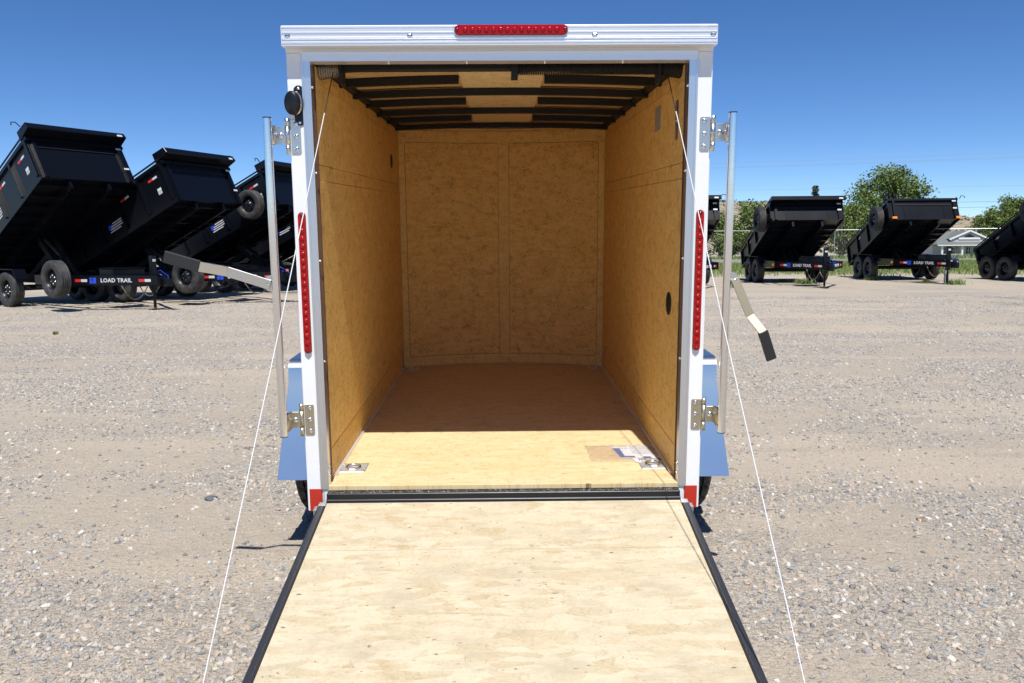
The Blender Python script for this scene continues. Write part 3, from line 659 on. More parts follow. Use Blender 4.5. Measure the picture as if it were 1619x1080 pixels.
for s, pts, hgt in ((-1, [(-.838, -.084, .789), (-.985, -.100, .840), (-1.066, -.150, .862), (-1.184, -.150, .898)], .036), (1, [(.846, -.084, .800), (.899, -.110, .668), (.937, -.150, .612), (.975, -.140, .510)], .030)):
    hd_ = empty('lock_handle', parent=T)
    m = MB()
    for i in range(2): m.bar(pts[i], pts[i + 1], .006, hgt, (0, -1, 0) if False else (Vector(pts[1]) - Vector(pts[0])).cross(Vector((0, 1, 0))))
    m.build('handle_bar', M['zinc' if s < 0 else 'handle'], hd_, .0012, 1)
    m = MB(); m.bar(Vector(pts[2]).lerp(Vector(pts[1]), .04), pts[3], .013, hgt + .007, (Vector(pts[1]) - Vector(pts[0])).cross(Vector((0, 1, 0)))); m.build('handle_grip', M['grip'], hd_, .003, 2)
hinge(-1, 1.317, 0, 'zinc'); hinge(-1, .266, 0, 'zincy'); hinge(1, 1.320, 0, 'zinc'); hinge(1, .275, 0, 'zincy')
# black door-hold puck on the left post
m = MB(); m.prism([(-.722 + .018 * math.cos(a_), 1.425 + (.052 if math.sin(a_) > 0 else -.052) + .018 * math.sin(a_)) for a_ in np.linspace(0, 2 * math.pi, 24, endpoint=False)], 'y', -.006, -.0025); pk = m.build('puck_plate', M['black'], T)
m = MB(); m.lathe([(0, .034), (-.004, .037), (-.026, .037), (-.030, .034), (-.030, .0001)], 'y', (0, 0, 0), 32)
m.xform(lambda v: (v[0] * .70 + v[1] * .55 - .730, v[1] * .9 - .006 - v[0] * .25, v[2] * 1.12 + 1.432)); m.build('puck', M['black'], pk)
m = MB(); m.lathe([(-.006, .0375), (-.010, .0385), (-.013, .0375)], 'y', (0, 0, 0), 32); m.xform(lambda v: (v[0] * .70 + v[1] * .55 - .730, v[1] * .9 - .006 - v[0] * .25, v[2] * 1.12 + 1.432)); m.build('puck_ring', M['chrome'], pk)
for z in (1.366, 1.484):
    m = MB(); m.lathe([(-.006, .006), (-.009, .005), (-.0095, .0001)], 'y', (-.722, 0, z), 12); m.build('screw', M['chrome'], pk)
# recessed tie-down rings
for (cx, cy, sx_, sy_) in ((-.622, .213, .056, .056), (.622, .222, .056, .056), (-.618, 2.315, .050, .056), (.618, 2.315, .050, .056)):
    d = empty('tie_down', parent=T)
    m = MB(); ri = .036; n = 32; vs = []; 
    sq = [(max(-1, min(1, 1.42 * math.cos(2 * math.pi * k / n))) * sx_, max(-1, min(1, 1.42 * math.sin(2 * math.pi * k / n))) * sy_) for k in range(n)]
    rings = [[(x * 1, y * 1, .0004) for x, y in sq], [(x * .985, y * .985, .0028) for x, y in sq]] + [[(rr * math.cos(2 * math.pi * k / n), rr * math.sin(2 * math.pi * k / n), zz) for k in range(n)] for rr, zz in ((.042, .0028), (.039, .0016), (.034, .0012), (.024, .0008), (.0001, .0006))]
    for rg in rings: vs += [(cx + x, cy + y, z) for x, y, z in rg]
    m.add(vs, [(j * n + k, j * n + (k + 1) % n, (j + 1) * n + (k + 1) % n, (j + 1) * n + k) for j in range(len(rings) - 1) for k in range(n)], True)
    m.build('recess_plate', M['plate'], d)
    m = MB(); m.tube([(cx + .029 * math.cos(a_), cy + .027 * math.sin(a_), .0065 + .002 * math.sin(a_)) for a_ in np.linspace(0, 2 * math.pi, 25)], .0040, 8); m.box(cx - .012, cx + .012, cy - .031, cy - .023, .0005, .012); m.build('ring', M['chrome'], d)
    for i in (-1, 1):
        for j in (-1, 1):
            m = MB(); m.lathe([(.0028, .0052), (.0045, .0045), (.005, .0001)], 'z', (cx + i * (sx_ - .011), cy + j * (sy_ - .011), 0), 10); m.build('screw', M['chrome'], d)
# wall vents
for (s, y, z, r) in ((1, .235, .674, .047), (-1, 2.02, 1.354, .042)):
    v_ = empty('wall_vent', parent=T)
    m = MB(); x = s * WI
    m.lathe([(x, r), (x - s * .003, r), (x - s * .004, r - .006), (x - s * .0015, r - .010), (x - s * .0010, .0001)], 'x', (0, y, z), 28); m.build('vent_disc', M['grip'], v_)
    for k in range(-3, 4):
        hl = math.sqrt(max(.0001, (r - .009) ** 2 - (k * .010) ** 2)) ; m = MB(); m.box(*sorted((x - s * .0030, x - s * .0008)), y - hl, y + hl, z + k * .010 - .0018, z + k * .010 + .0018); m.build('vent_louvre', M['blackdull'], v_)
# labels on the right wall
m = MB(); m.box(WI - .0015, WI - .0003, .50, .62, 1.385, 1.485); m.build('wall_sticker', M['cardlabel'], T)
m = MB(); m.box(WI - .0015, WI - .0004, .150, .198, 1.315, 1.46); m.build('wall_sticker', M['clear'], T)
m = MB(); m.box(WI - .0022, WI - .0016, .158, .190, 1.382, 1.388); m.build('wall_sticker', M['paper'], T)
# fenders: smooth aluminium boxes with a rounded top edge
WY, WZ, WR = 1.08, -.144, .343
for s in (-1, 1):
    prof = [(.440, -.128), (.585, .280)]
    for k in range(7):
        t = k / 6; a_ = R(160 - 70 * t); prof.append((.640 + .060 * math.cos(a_) + .0, .325 + .060 * math.sin(a_)))
    prof += [(1.46, .385), (1.52, .385)]
    for k in range(1, 7): a_ = R(90 - 70 * k / 6); prof.append((1.52 + .06 * math.cos(a_), .325 + .06 * math.sin(a_)))
    prof += [(1.72, -.128)]
    def xo(z): return s * (.972 + .035 * max(0, (.30 - z)) / .43)
    cyf, czf = 1.08, .0
    inn = [(y + (cyf - y) / math.hypot(cyf - y, czf - z) * .0022, z + (czf - z) / math.hypot(cyf - y, czf - z) * .0022) for y, z in prof]
    poly = prof + inn[::-1]; n = len(poly); m = MB()
    vs = [(s * .763, y, z) for y, z in poly] + [(xo(z), y, z) for y, z in poly]
    m.add(vs, [(i, (i + 1) % n, n + (i + 1) % n, n + i) for i in range(n)], True)
    k2 = len(prof)
    m.add([vs[n + i] for i in range(n)] , [(i, i + 1, n - 2 - i, n - 1 - i) for i in range(k2 - 1)])
    fo = m.build('fender', M['fender'], T); fo.data.set_sharp_from_angle(angle=R(28))
    m = MB(); vs = [(xo(z), y, z) for y, z in prof]                 # outer side skirt with wheel arch
    arc = [(WY + .40 * math.cos(a_), WZ + .03 + .40 * math.sin(a_)) for a_ in np.linspace(math.pi, 0, 24)]
    poly = prof + [(arc[-1][0] if False else 1.50, -.128)] + [(y, z) for y, z in arc[::-1] if z > -.12] + [(.66, -.128)]
    m.add([(xo(z), y, z) for y, z in poly], [tuple(range(len(poly)))]); sk = m.build('fender_skirt', M['fender'], fo)
    sk.modifiers.new('t', 'SOLIDIFY').thickness = .0016
    wheel(T, (s * .925, WY, WZ), WR, .205, .19, s, blocks=True, rimmat='steelgrey')
m = MB(); m.tube([(-.86, WY, WZ), (.86, WY, WZ)], .03, 10); m.build('axle', M['black'], T)
m = MB()
for s in (-1, 1): m.box(*sorted((s * .66, s * .71)), .10, 2.4, -.13, -.0635)
for y in (.5, .9, 1.3, 1.7, 2.1): m.box(-.66, .66, y, y + .04, -.07, -.0205)
m.box(-.70, .70, 2.35, 2.40, -.13, -.0635); m.build('chassis', M['black'], T)
# outer skin, roof, nose, tongue (seen only from other places)
for s in (-1, 1):
    for k in range(4):
        m = MB(); m.box(*sorted((s * .7585, s * .7615)), .036 + k * .585, .036 + (k + 1) * .585 - .002, -.10, 1.655); m.build('side_skin', M['white'], T)
    m = MB(); m.box(*sorted((s * .755, s * .770)), .036, 2.38, 1.6565, 1.690); m.build('roof_trim', M['alu'], T)
m = MB(); n = 24; xs_ = np.linspace(-.762, .762, n); yy = lambda x: 2.378 + .26 * (1 - (x / .762) ** 2)
m.add([(x, yy(x), -.10) for x in xs_] + [(x, yy(x), 1.69) for x in xs_], [(i, i + 1, n + i + 1, n + i) for i in range(n - 1)], True)
o = m.build('nose_skin', M['white'], T); o.modifiers.new('t', 'SOLIDIFY').thickness = .003
m = MB(); xs_ = np.linspace(-.755, .755, n); vs = []
for y in (.036, 1.2, 2.378): vs += [(x, y, 1.672 + .03 * (1 - (x / .755) ** 2)) for x in xs_]
vs += [(x, yy(x), 1.672 + .03 * (1 - (x / .755) ** 2)) for x in xs_]
m.add(vs, [(j * n + i, j * n + i + 1, (j + 1) * n + i + 1, (j + 1) * n + i) for j in range(3) for i in range(n - 1)], True); m.build('roof_skin', M['white'], T)
m = MB()
for s in (-1, 1): m.bar((s * .60, 2.3, -.10), (s * .03, 3.55, -.10), .05, .075)
m.box(-.035, .035, 3.5, 3.72, -.12, -.06); m.build('tongue', M['black'], T)
m = MB(); m.tube([(0, 3.3, -.53), (0, 3.3, .25)], .028, 12); m.tube([(0, 3.3, .25), (0, 3.3, .30)], .035, 12); m.box(-.08, .08, 3.22, 3.38, -.55, -.535); m.build('tongue_jack', M['gal'], T)

# document bag on the floor
D = empty('document_bag', (0, 0, HF), (TILT, 0, 0)); tag(D, 'clear plastic bag of blue and white papers lying on the trailer floor', 'document bag')
def sheet(name, pts, z, mat, parent=D, th=.0006):
    m = MB(); m.prism(pts, 'z', z, z + th); return m.build(name, mat, parent)
sheet('paper', [(.478, .484), (.555, .478), (.590, .300), (.500, .318)], .0012, M['paper'])
sheet('printed_band', [(.483, .462), (.562, .462), (.588, .312), (.501, .322)], .0020, M['paper_blue'])
sheet('printed_picture', [(.515, .445), (.556, .445), (.575, .335), (.522, .338)], .0028, M['paper'])
sheet('printed_line', [(.487, .458), (.552, .461), (.553, .452), (.489, .448)], .0028, M['paper'])
sheet('booklet', [(.548, .488), (.672, .490), (.672, .300), (.566, .310)], .0024, M['paper'])
for k in range(7): sheet('printed_line', [(.560, .475 - k * .018), (.664, .475 - k * .018), (.664, .471 - k * .018), (.561, .471 - k * .018)], .0032, M['steelgrey'])
sheet('printed_band', [(.600, .325), (.630, .325), (.634, .300), (.603, .300)], .0034, M['paper_blue'])
sheet('leaflet', [(.553, .300), (.670, .308), (.670, .252), (.560, .256)], .0018, M['paper_dark'])
for k in range(3): sheet('printed_line', [(.578, .296 - k * .014), (.662, .296 - k * .014), (.662, .292 - k * .014), (.578, .291 - k * .014)], .0026, M['paper'])
sheet('card', [(.548, .302), (.570, .302), (.580, .245), (.558, .245)], .0030, M['paper'])
m = MB(); nx_, ny_ = 26, 18; vs = []
for j in range(ny_):
    for i in range(nx_):
        x = .368 + .305 * i / (nx_ - 1) ; y = .262 + .235 * j / (ny_ - 1); x += .004 * math.sin(j * 1.1)
        e = min(i, nx_ - 1 - i, j, ny_ - 1 - j)
        vs.append((x, y, .0010 + (0 if e == 0 else .0038 + .0016 * math.sin(i * 1.7 + j * .6) * math.sin(j * 1.9 + i * .3))))
m.add(vs, [(j * nx_ + i, j * nx_ + i + 1, (j + 1) * nx_ + i + 1, (j + 1) * nx_ + i) for j in range(ny_ - 1) for i in range(nx_ - 1)], True); m.build('bag_film', M['clear'], D)

# ------------------------------------------------------------------ black dump trailers with raised beds
def dump_trailer(loc, th, phi, Lb, hw, shroud, wx, jo, spare, label, group, style):
    """local axes: x to the right seen from the nose, y towards the tail, z up; bed hinge at y = 0"""
    t = empty('dump_trailer', (loc[0], loc[1], float(terrain_z(loc[0], loc[1]))), (0, 0, R(th)))
    tag(t, label, 'dump trailer', group)
    big = style == 'big'; K = M['navy']; pz = .64 if big else .47; cp, sp_ = math.cos(R(phi)), math.sin(R(phi))
    BT = lambda v: (v[0], -v[1] * cp + v[2] * sp_, pz + v[1] * sp_ + v[2] * cp)      # bed coords (x, along, up)
    # frame and drawbar
    m = MB()
    for s in (-1, 1): m.box(*sorted((s * .60, s * .66)), -Lb + .1, .15, .52, .70)
    for y in np.arange(-Lb + .4, .1, .62): m.box(-.60, .60, y, y + .06, .56, .66)
    m.build('frame', K, t)
    nose = -jo - .25; tx0 = .98
    for s in (-1, 1):
        a0, a1 = Vector((s * tx0, -Lb + 1.5 if not big else -Lb + 1.2, .62)), Vector((s * .07, nose, .62)); k_ = Vector((s * tx0, -Lb + .1, .62))
        m = MB(); m.bar(a0, k_, .05, .20); m.bar(k_, a1, .05, .20); dr = m.build('drawbar', K, t)
        d = (a1 - k_); Lr = d.length; u = d.normalized(); nrm = Vector((u.y, -u.x, 0)) * (1 if s < 0 else -1)
        if nrm.x * s < 0: nrm = -nrm
        def on(c0, c1, h0, h1, name, mat, kk=.0265):
            m2 = MB(); p0 = k_ + u * c0 + nrm * kk; p1 = k_ + u * c1 + nrm * kk
            m2.bar((p0 + Vector((0, 0, (h0 + h1) / 2))), (p1 + Vector((0, 0, (h0 + h1) / 2))), .003, h1 - h0); return m2.build(name, mat, dr)
        for f0 in (.12, .80): 
            on(Lr * f0, Lr * f0 + .13, -.028, .028, 'reflective_tape', M['tape_r']); on(Lr * f0 + .132, Lr * f0 + .26, -.028, .028, 'reflective_tape', M['tape_w'])
        on(Lr * f0 * 0 - .10, Lr * 0 - .03, -.035, .035, 'side_marker', M['amber'])
        c = k_ + u * (Lr * .56) + nrm * .0275
        if s < 0: xd = u
        else: xd = -u
        Mt = Matrix((xd, Vector((0, 0, 1)), nrm)).transposed().to_4x4(); Mt.translation = c
        text_mesh('LOAD TRAIL', .115, 'lettering', M['lettering'], dr, Mt)
        c2 = k_ + u * (Lr * .56) - xd * .50 + nrm * .0275
        m2 = MB(); Mb = Matrix((xd, Vector((0, 0, 1)), nrm)).transposed(); 
        for (a_, b_, c_, d_) in ((-.07, -.005, -.06, .01), (.005, .07, -.06, .06), (-.07, -.01, .02, .06)):
            vs = [c2 + Mb @ Vector((x, z, h)) for h in (0, .002) for z in (c_, d_) for x in (a_, b_)]
            m2.add(vs, [(0, 1, 3, 2), (4, 5, 7, 6), (0, 1, 5, 4), (2, 3, 7, 6), (0, 2, 6, 4), (1, 3, 7, 5)])
        m2.build('emblem', M['blue'], dr)
    m = MB(); m.box(-.55, .55, -Lb - .02, -Lb + .10, .56, .68); m.box(-.30, .30, -jo + .45, -jo + .52, .56, .68); m.build('crossmember', K, t)
    # pump box, jack, coupler, chains
    m = MB(); m.box(-.36, .36, -Lb - .62, -Lb - .12, .60, .84); m.box(-.38, .38, -Lb - .64, -Lb - .10, .84, .86); m.build('pump_box', K, t, .01)
    m = MB(); jx = -.0; m.box(jx - .05, jx + .05, -jo - .05, -jo + .05, .42, 1.12); m.tube([(jx, -jo, .04), (jx, -jo, .5)], .030, 10); m.box(jx - .10, jx + .10, -jo - .10, -jo + .10, .0, .025)
    m.tube([(jx, -jo, 1.05), (jx + .22, -jo, 1.05), (jx + .22, -jo, 1.12)], .010, 6)
    jk = m.build('jack', K if th > 30 or big else (M['navy']), t)
    m = MB(); m.box(jx - .035, jx + .035, -jo - .053, -jo - .050, 1.0, 1.05); m.build('jack_label', M['tape_w'], jk)
    m = MB(); m.box(-.09, .09, nose - .10, nose + .10, .50, .68); m.tube([(0, nose - .10, .56), (0, nose - .30, .56)], .055, 12); m.tube([(0, nose - .25, .50), (0, nose - .25, .66)], .07, 12); m.build('coupler', K, t)
    m = MB(); m.tube([(.08, nose + .15, .74), (.14, nose + .05, .66), (.12, nose - .05, .50), (.04, nose - .12, .52)], .012, 6); m.tube([(.02, nose + .3, .73), (.14, nose + .22, .82), (.18, nose + .02, .70), (.10, nose - .10, .60)], .010, 6); m.build('plug_cord', M['cobalt'], t)
    m = MB(); cy = [-jo + .0, -jo + .5, -jo + .9]
    def chain(p, q, sag, n):
        p, q = Vector(p), Vector(q)
        for k in range(n):
            c0 = p.lerp(q, k / n) + Vector((0, 0, -sag * 4 * (k / n) * (1 - k / n))); c1 = p.lerp(q, (k + 1) / n) + Vector((0, 0, -sag * 4 * ((k + 1) / n) * (1 - (k + 1) / n)))
            m.bar(c0, c1 + (c1 - c0) * .2, .022 if k % 2 else .009, .009 if k % 2 else .022)
    chain((-.10, nose + .30, .52), (-.28, nose + .95, .52), .30, 22); chain((.10, nose + .20, .52), (.05, nose + .85, .52), .24, 18)
    m.build('safety_chain', M['chain'], t)
    # axles, wheels, fenders
    for s in (-1, 1):
        for y in (-wx, -wx - .86):
            wheel(t, (s * 1.0, y, .385), .385, .235, .215, s, rimmat='black')
        m = MB(); y0, y1 = -wx - .86 - .47, -wx + .47
        poly = [(y0, .62), (y0 + .10, .83), (y1 - .10, .83), (y1, .62), (y1 - .012, .62), (y1 - .108, .818), (y0 + .108, .818), (y0 + .012, .62)]
        m.prism(poly, 'x', *sorted((s * .86, s * 1.13))); m.build('fender', K, t)
    m = MB()
    for y in (-wx, -wx - .86): m.tube([(-.95, y, .385), (.95, y, .385)], .045, 8)
    m.build('axle', M['blackdull'], t)
    # scissor hoist
    py = -(.60 * Lb) * cp; pzz = pz + .60 * Lb * sp_
    m = MB()
    for s in (-1, 1):
        m.bar((s * .18, -Lb * .62, .62), (s * .18, -.45 * Lb * cp, pz + .45 * Lb * sp_ - .08), .06, .12); m.bar((s * .11, -Lb * .25, .62), (s * .11, -Lb * .45, pz + .22 * Lb * sp_), .06, .12)
    m.build('scissor_hoist', M['blackdull'], t)
    m = MB(); m.tube([(0, -Lb * .60, .62), (0, -Lb * .52, .62 + (pzz - .7) * .4)], .06, 10); m.build('hydraulic_cylinder', M['blackdull'], t)
    m = MB(); m.tube([(0, -Lb * .52, .62 + (pzz - .7) * .4), (0, -.44 * Lb * cp, pz + .44 * Lb * sp_ - .1)], .035, 10); m.build('piston_rod', M['gal'], t)
    # bed
    bed = empty('bed', parent=t); h = hw - shroud; bw = 1.03
    m = MB(); m.box(-bw + .03, bw - .03, -.05, Lb - .03, .0, .02, BT); m.build('bed_floor', K, bed)
    m = MB()
    for s in (-1, 1): m.box(*sorted((s * .40, s * .46)), -.05, Lb - .05, -.20, -.001, BT)
    m.build('bed_rail', K, bed)
    for k in range(int(Lb / .41)):
        m = MB(); y = .18 + k * .41; m.box(-bw + .02, bw - .02, y, y + .045, -.085, -.002, BT); m.build('bed_crossmember', K, bed)
    for s in (-1, 1):
        m = MB(); m.box(*sorted((s * (bw - .03), s * bw)), -.05, Lb, -.02, h, BT); m.box(*sorted((s * (bw - .04), s * (bw + .045))), -.06, Lb + .02, h, h + .075, BT); m.box(*sorted((s * (bw - .0), s * (bw + .02))), -.06, Lb + .02, -.06, .04, BT)
        sw = m.build('side_wall', K, bed)
        for k in range(int(Lb / .75) + 1):
            y = .02 + k * (Lb - .10) / int(Lb / .75); m = MB(); m.box(*sorted((s * bw, s * (bw + .055))), y, y + .07, .04, h - .002, BT); m.build('side_stake', K, sw)
        for f0 in ((.62, .86) if big else (.25, .8)):
            y = Lb * f0; zt = h * .84
            m = MB(); m.box(*sorted((s * (bw + .001), s * (bw + .004))), y, y + .15, zt - .05, zt, BT); m.build('reflective_tape', M['tape_r'], sw)
            m = MB(); m.box(*sorted((s * (bw + .001), s * (bw + .004))), y + .152, y + .29, zt - .05, zt, BT); m.build('reflective_tape', M['tape_w'], sw)
        if big:                                                    # dealer decal: blue mark and slanted white lines
            y = Lb * .46; m = MB(); m.box(*sorted((s * (bw + .001), s * (bw + .003))), y, y + .13, .26, .37, BT); m.build('decal', M['blue'], sw)
            for k, (l0, l1) in enumerate(((.16, .50), (.10, .56), (.06, .48), (.02, .40))):
                m = MB(); m.box(*sorted((s * (bw + .0012), s * (bw + .0032))), y + l0, y + l1, .36 - k * .055, .385 - k * .055, BT); m.build('decal_line', M['lettering'], sw)
            m = MB(); m.box(*sorted((s * (bw + .001), s * (bw + .004))), Lb * .90, Lb * .90 + .12, .38, .44, BT); m.build('decal', M['lettering'], sw)
            m = MB(); m.box(*sorted((s * (bw + .001), s * (bw + .004))), Lb * .90 - .005, Lb * .90 + .115, .30, .375, BT); m.build('decal', M['steelgrey'], sw)
    fw = MB(); fw.box(-bw + .03, bw - .03, Lb - .03, Lb, -.02, h, BT); fw.box(-bw - .045, bw + .045, Lb - .02, Lb + .06, h, h + .075, BT)
    f_ = fw.build('front_wall', K, bed)
    for s in (-1, 1):
        m = MB(); m.box(*sorted((s * .90, s * .97)), Lb + .001, Lb + .06, -.02, h - .001, BT); m.box(*sorted((s * .60, s * .62)), Lb + .001, Lb + .015, .02, h - .05, BT) if not big else None; m.build('corner_stake', K, f_)
    m = MB(); m.box(-.88, .88, Lb + .001, Lb + .022, h - .14, h - .12, BT); m.build('stiffener', M['blackdull'], f_)
    # tarp roller box on top of the front wall
    if shroud > .05:
        m = MB(); poly = [(Lb - .12, hw - .005), (Lb + .26, hw - .02), (Lb + .30, hw - .16), (Lb + .275, hw - .17), (Lb + .02, h + .10), (Lb + .0, h + .08), (Lb - .12, h + .08)]
        m.prism(poly, 'x', -bw - .06, bw + .06, BT); m.build('tarp_housing', K, bed, .006, 1)
    m = MB()
    for s in (-1, 1): m.tube([BT((s * (bw + .05), 0, h + .10)), BT((s * (bw + .05), Lb * .5, h + .13)), BT((s * (bw + .05), Lb, h + .12))], .020, 6)
    m.build('tarp_arm', M['blackdull'], bed)
    if style != 'nohook':
        s = 1 if style in ('small', 'plain') or label.startswith('middle of') else -1; m = MB()
        p0 = (s * (bw + .06), Lb + .10, hw - .02); q = [BT((p0[0] + s * .02, p0[1], p0[2])), BT((p0[0] + s * .08, p0[1], p0[2] + .10)), BT((p0[0] + s * .17, p0[1], p0[2] + .09)), BT((p0[0] + s * .19, p0[1], p0[2] + .02))]
        m.tube(q, .012, 6); m.build('tarp_crank', M['blackdull'], bed)
    lx = bw - .08
    pls = [(lx, hw - .12, 'tape_w')] if shroud > .05 else []
    for (x, z, mat) in ((lx, h - .03, 'tape_w'), (lx, h * .35 if big else h * .55, 'tape_w')):
        pls.append((x, z, mat))
    for i, (x, z, mat) in enumerate(pls):
        y = Lb + .29 if (i == 0 and shroud > .05) else Lb + .064
        m = MB(); m.box(x - .07, x + .05, y, y + .006, z - .022, z + .022, BT); m.build('marker_decal', M[mat], f_)
    if style == 'plain':
        for (x0, x1) in ((-bw - .0, -bw + .14), (bw - .10, bw + .05)):
            m = MB(); m.box(x0, x1, Lb + .062, Lb + .085, -.02, .045, BT); m.build('clearance_light', M['amber'], f_)
    # tail doors
    for s in (-1, 1):
        m = MB(); m.box(*sorted((s * .005, s * (bw - .01))), -.10, -.055, -.02, h, BT); m.build('tail_door', K, bed)
    m = MB(); m.box(-1.0, 1.0, .10, .18, .50, .70); m.build('rear_bumper', K, t)
    for s in (-1, 1):
        m = MB(); m.box(*sorted((s * .70, s * .90)), .181, .20, .56, .64); m.build('tail_lamp', M['red'], t)
    # spare wheel
    if spare == 'frame':
        w_ = wheel(t, (-1.22, -Lb - .02, .66), .385, .235, .215, -1, rimmat='black', name='spare_wheel')
        m = MB(); m.bar((-1.10, -Lb - .02, .66), (-.60, -Lb - .02, .62), .06, .06); m.build('spare_bracket', K, t)
    elif spare == 'bed':
        p = BT((-bw - .20, Lb - (.62 if big else .62), h * .30 if big else .30)); w_ = wheel(t, p, .385, .235, .215, -1, rimmat='black', name='spare_wheel')
        m = MB(); m.bar(BT((-bw, Lb - .62, .20)), p, .06, .08); m.build('spare_bracket', K, t)
    return t
GL = 'black dump trailers with tipped beds left of the white trailer'; GR = 'black dump trailers with tipped beds right of the white trailer'
dump_trailer((-11.91, 16.53), 57.7, 31.0, 4.10, 1.16, .30, 1.02, 5.54, 'frame', 'nearest and largest black dump trailer, bed raised, cut off by the left edge', GL, 'big')
dump_trailer((-10.30, 17.57), 66.6, 24.8, 4.10, 1.16, .30, .98, 5.54, 'frame', 'middle of the three big tipped black dump trailers at the left', GL, 'big')
dump_trailer((-9.15, 20.7), 70.4, 25.5, 4.10, 1.16, .30, 1.05, 5.54, 'bed', 'black dump trailer with a spare wheel on its bed, behind the left chrome bar', GL, 'big')
dump_trailer((-8.3, 23.9), 72, 24, 4.10, 1.16, .30, 1.05, 5.54, None, 'black dump trailer glimpsed between the left lock bar and the left corner post', GL, 'big')
dump_trailer((5.28, 23.6), -1.0, 24.2, 3.63, .66, .16, .92, 4.91, None, 'black dump trailer glimpsed between the right corner post and the right lock bar', GR, 'small')
dump_trailer((9.23, 24.23), -2.4, 24.2, 3.63, .66, .16, .92, 4.91, 'bed', 'black dump trailer with drooping chains at its nose, right of the hanging lock handle', GR, 'small')
dump_trailer((13.44, 25.49), -2.9, 24.4, 3.63, .66, .05, .92, 4.91, 'bed', 'black dump trailer with orange corner lights on its bed, beside the grey post', GR, 'plain')
dump_trailer((17.05, 23.8), 4, 29, 3.63, .66, .16, .42, 4.91, 'bed', 'black dump trailer cut off by the right edge of the photo', GR, 'nohook')

# ------------------------------------------------------------------ beyond the lot
a = NT('leaves'); oi = a.n('ObjectInfo'); f, _ = a.noise(a.obj(), 1.6, 2, .5); at = a.n('Attribute'); at.attribute_name = 'tone'
c = a.mix(at.outputs['Fac'], (.07, .13, .02), (.18, .25, .055)); c = a.mix(a.math('MULTIPLY', f, .5), c, (.13, .14, .05))
M['leaf'] = a.out(c, .55, 0, **{'Specular IOR Level': .3})
M['leaf'].node_tree.nodes['Principled BSDF'].inputs['Subsurface Weight'].default_value = 0
a = NT('dark_leaves'); at = a.n('Attribute'); at.attribute_name = 'tone'; M['leaf_dark'] = a.out(a.mix(at.outputs['Fac'], (.018, .036, .016), (.05, .075, .03)), .6)
a = NT('sage_leaves'); at = a.n('Attribute'); at.attribute_name = 'tone'; M['sage'] = a.out(a.mix(at.outputs['Fac'], (.05, .062, .03), (.12, .13, .075)), .8)
a = NT('bark'); f, _ = a.noise(a.mapping(a.obj(), scale=(6, 6, 1.2)), 3, 4, .6); M['bark'] = a.out(a.mix(f, (.10, .085, .07), (.24, .21, .18)), .9, 0, a.bump(f, .5, .02))
a = NT('grass_blades'); at = a.n('Attribute'); at.attribute_name = 'tone'; M['grass'] = a.out(a.mix(at.outputs['Fac'], (.11, .19, .03), (.24, .27, .09)), .7)
def leafcards(P, size, mat, name, parent=None, up=.0, seed=0):
    r = np.random.default_rng(seed); n = len(P); q = r.normal(size=(n, 3)); q[:, 2] += up; q /= np.linalg.norm(q, axis=1)[:, None]
    t = np.cross(q, r.normal(size=(n, 3))); t /= np.linalg.norm(t, axis=1)[:, None]; b = np.cross(q, t); s = size * r.uniform(.6, 1.35, (n, 1))
    V = np.stack([P - t * s, P + b * s * .5 + q * s * .12, P + t * s, P - b * s * .5 + q * s * .12], 1).reshape(-1, 3)
    me = bpy.data.meshes.new(name); me.vertices.add(4 * n); me.vertices.foreach_set('co', V.ravel()); me.loops.add(4 * n); me.loops.foreach_set('vertex_index', np.arange(4 * n, dtype=np.int32))
    me.polygons.add(n); me.polygons.foreach_set('loop_start', np.arange(0, 4 * n, 4, dtype=np.int32)); me.polygons.foreach_set('loop_total', np.full(n, 4, np.int32)); me.update()
    at_ = me.attributes.new('tone', 'FLOAT', 'FACE'); at_.data.foreach_set('value', r.uniform(0, 1, n).astype(np.float32)); me.materials.append(mat)
    o = bpy.data.objects.new(name, me); col.objects.link(o); o.parent = parent; return o
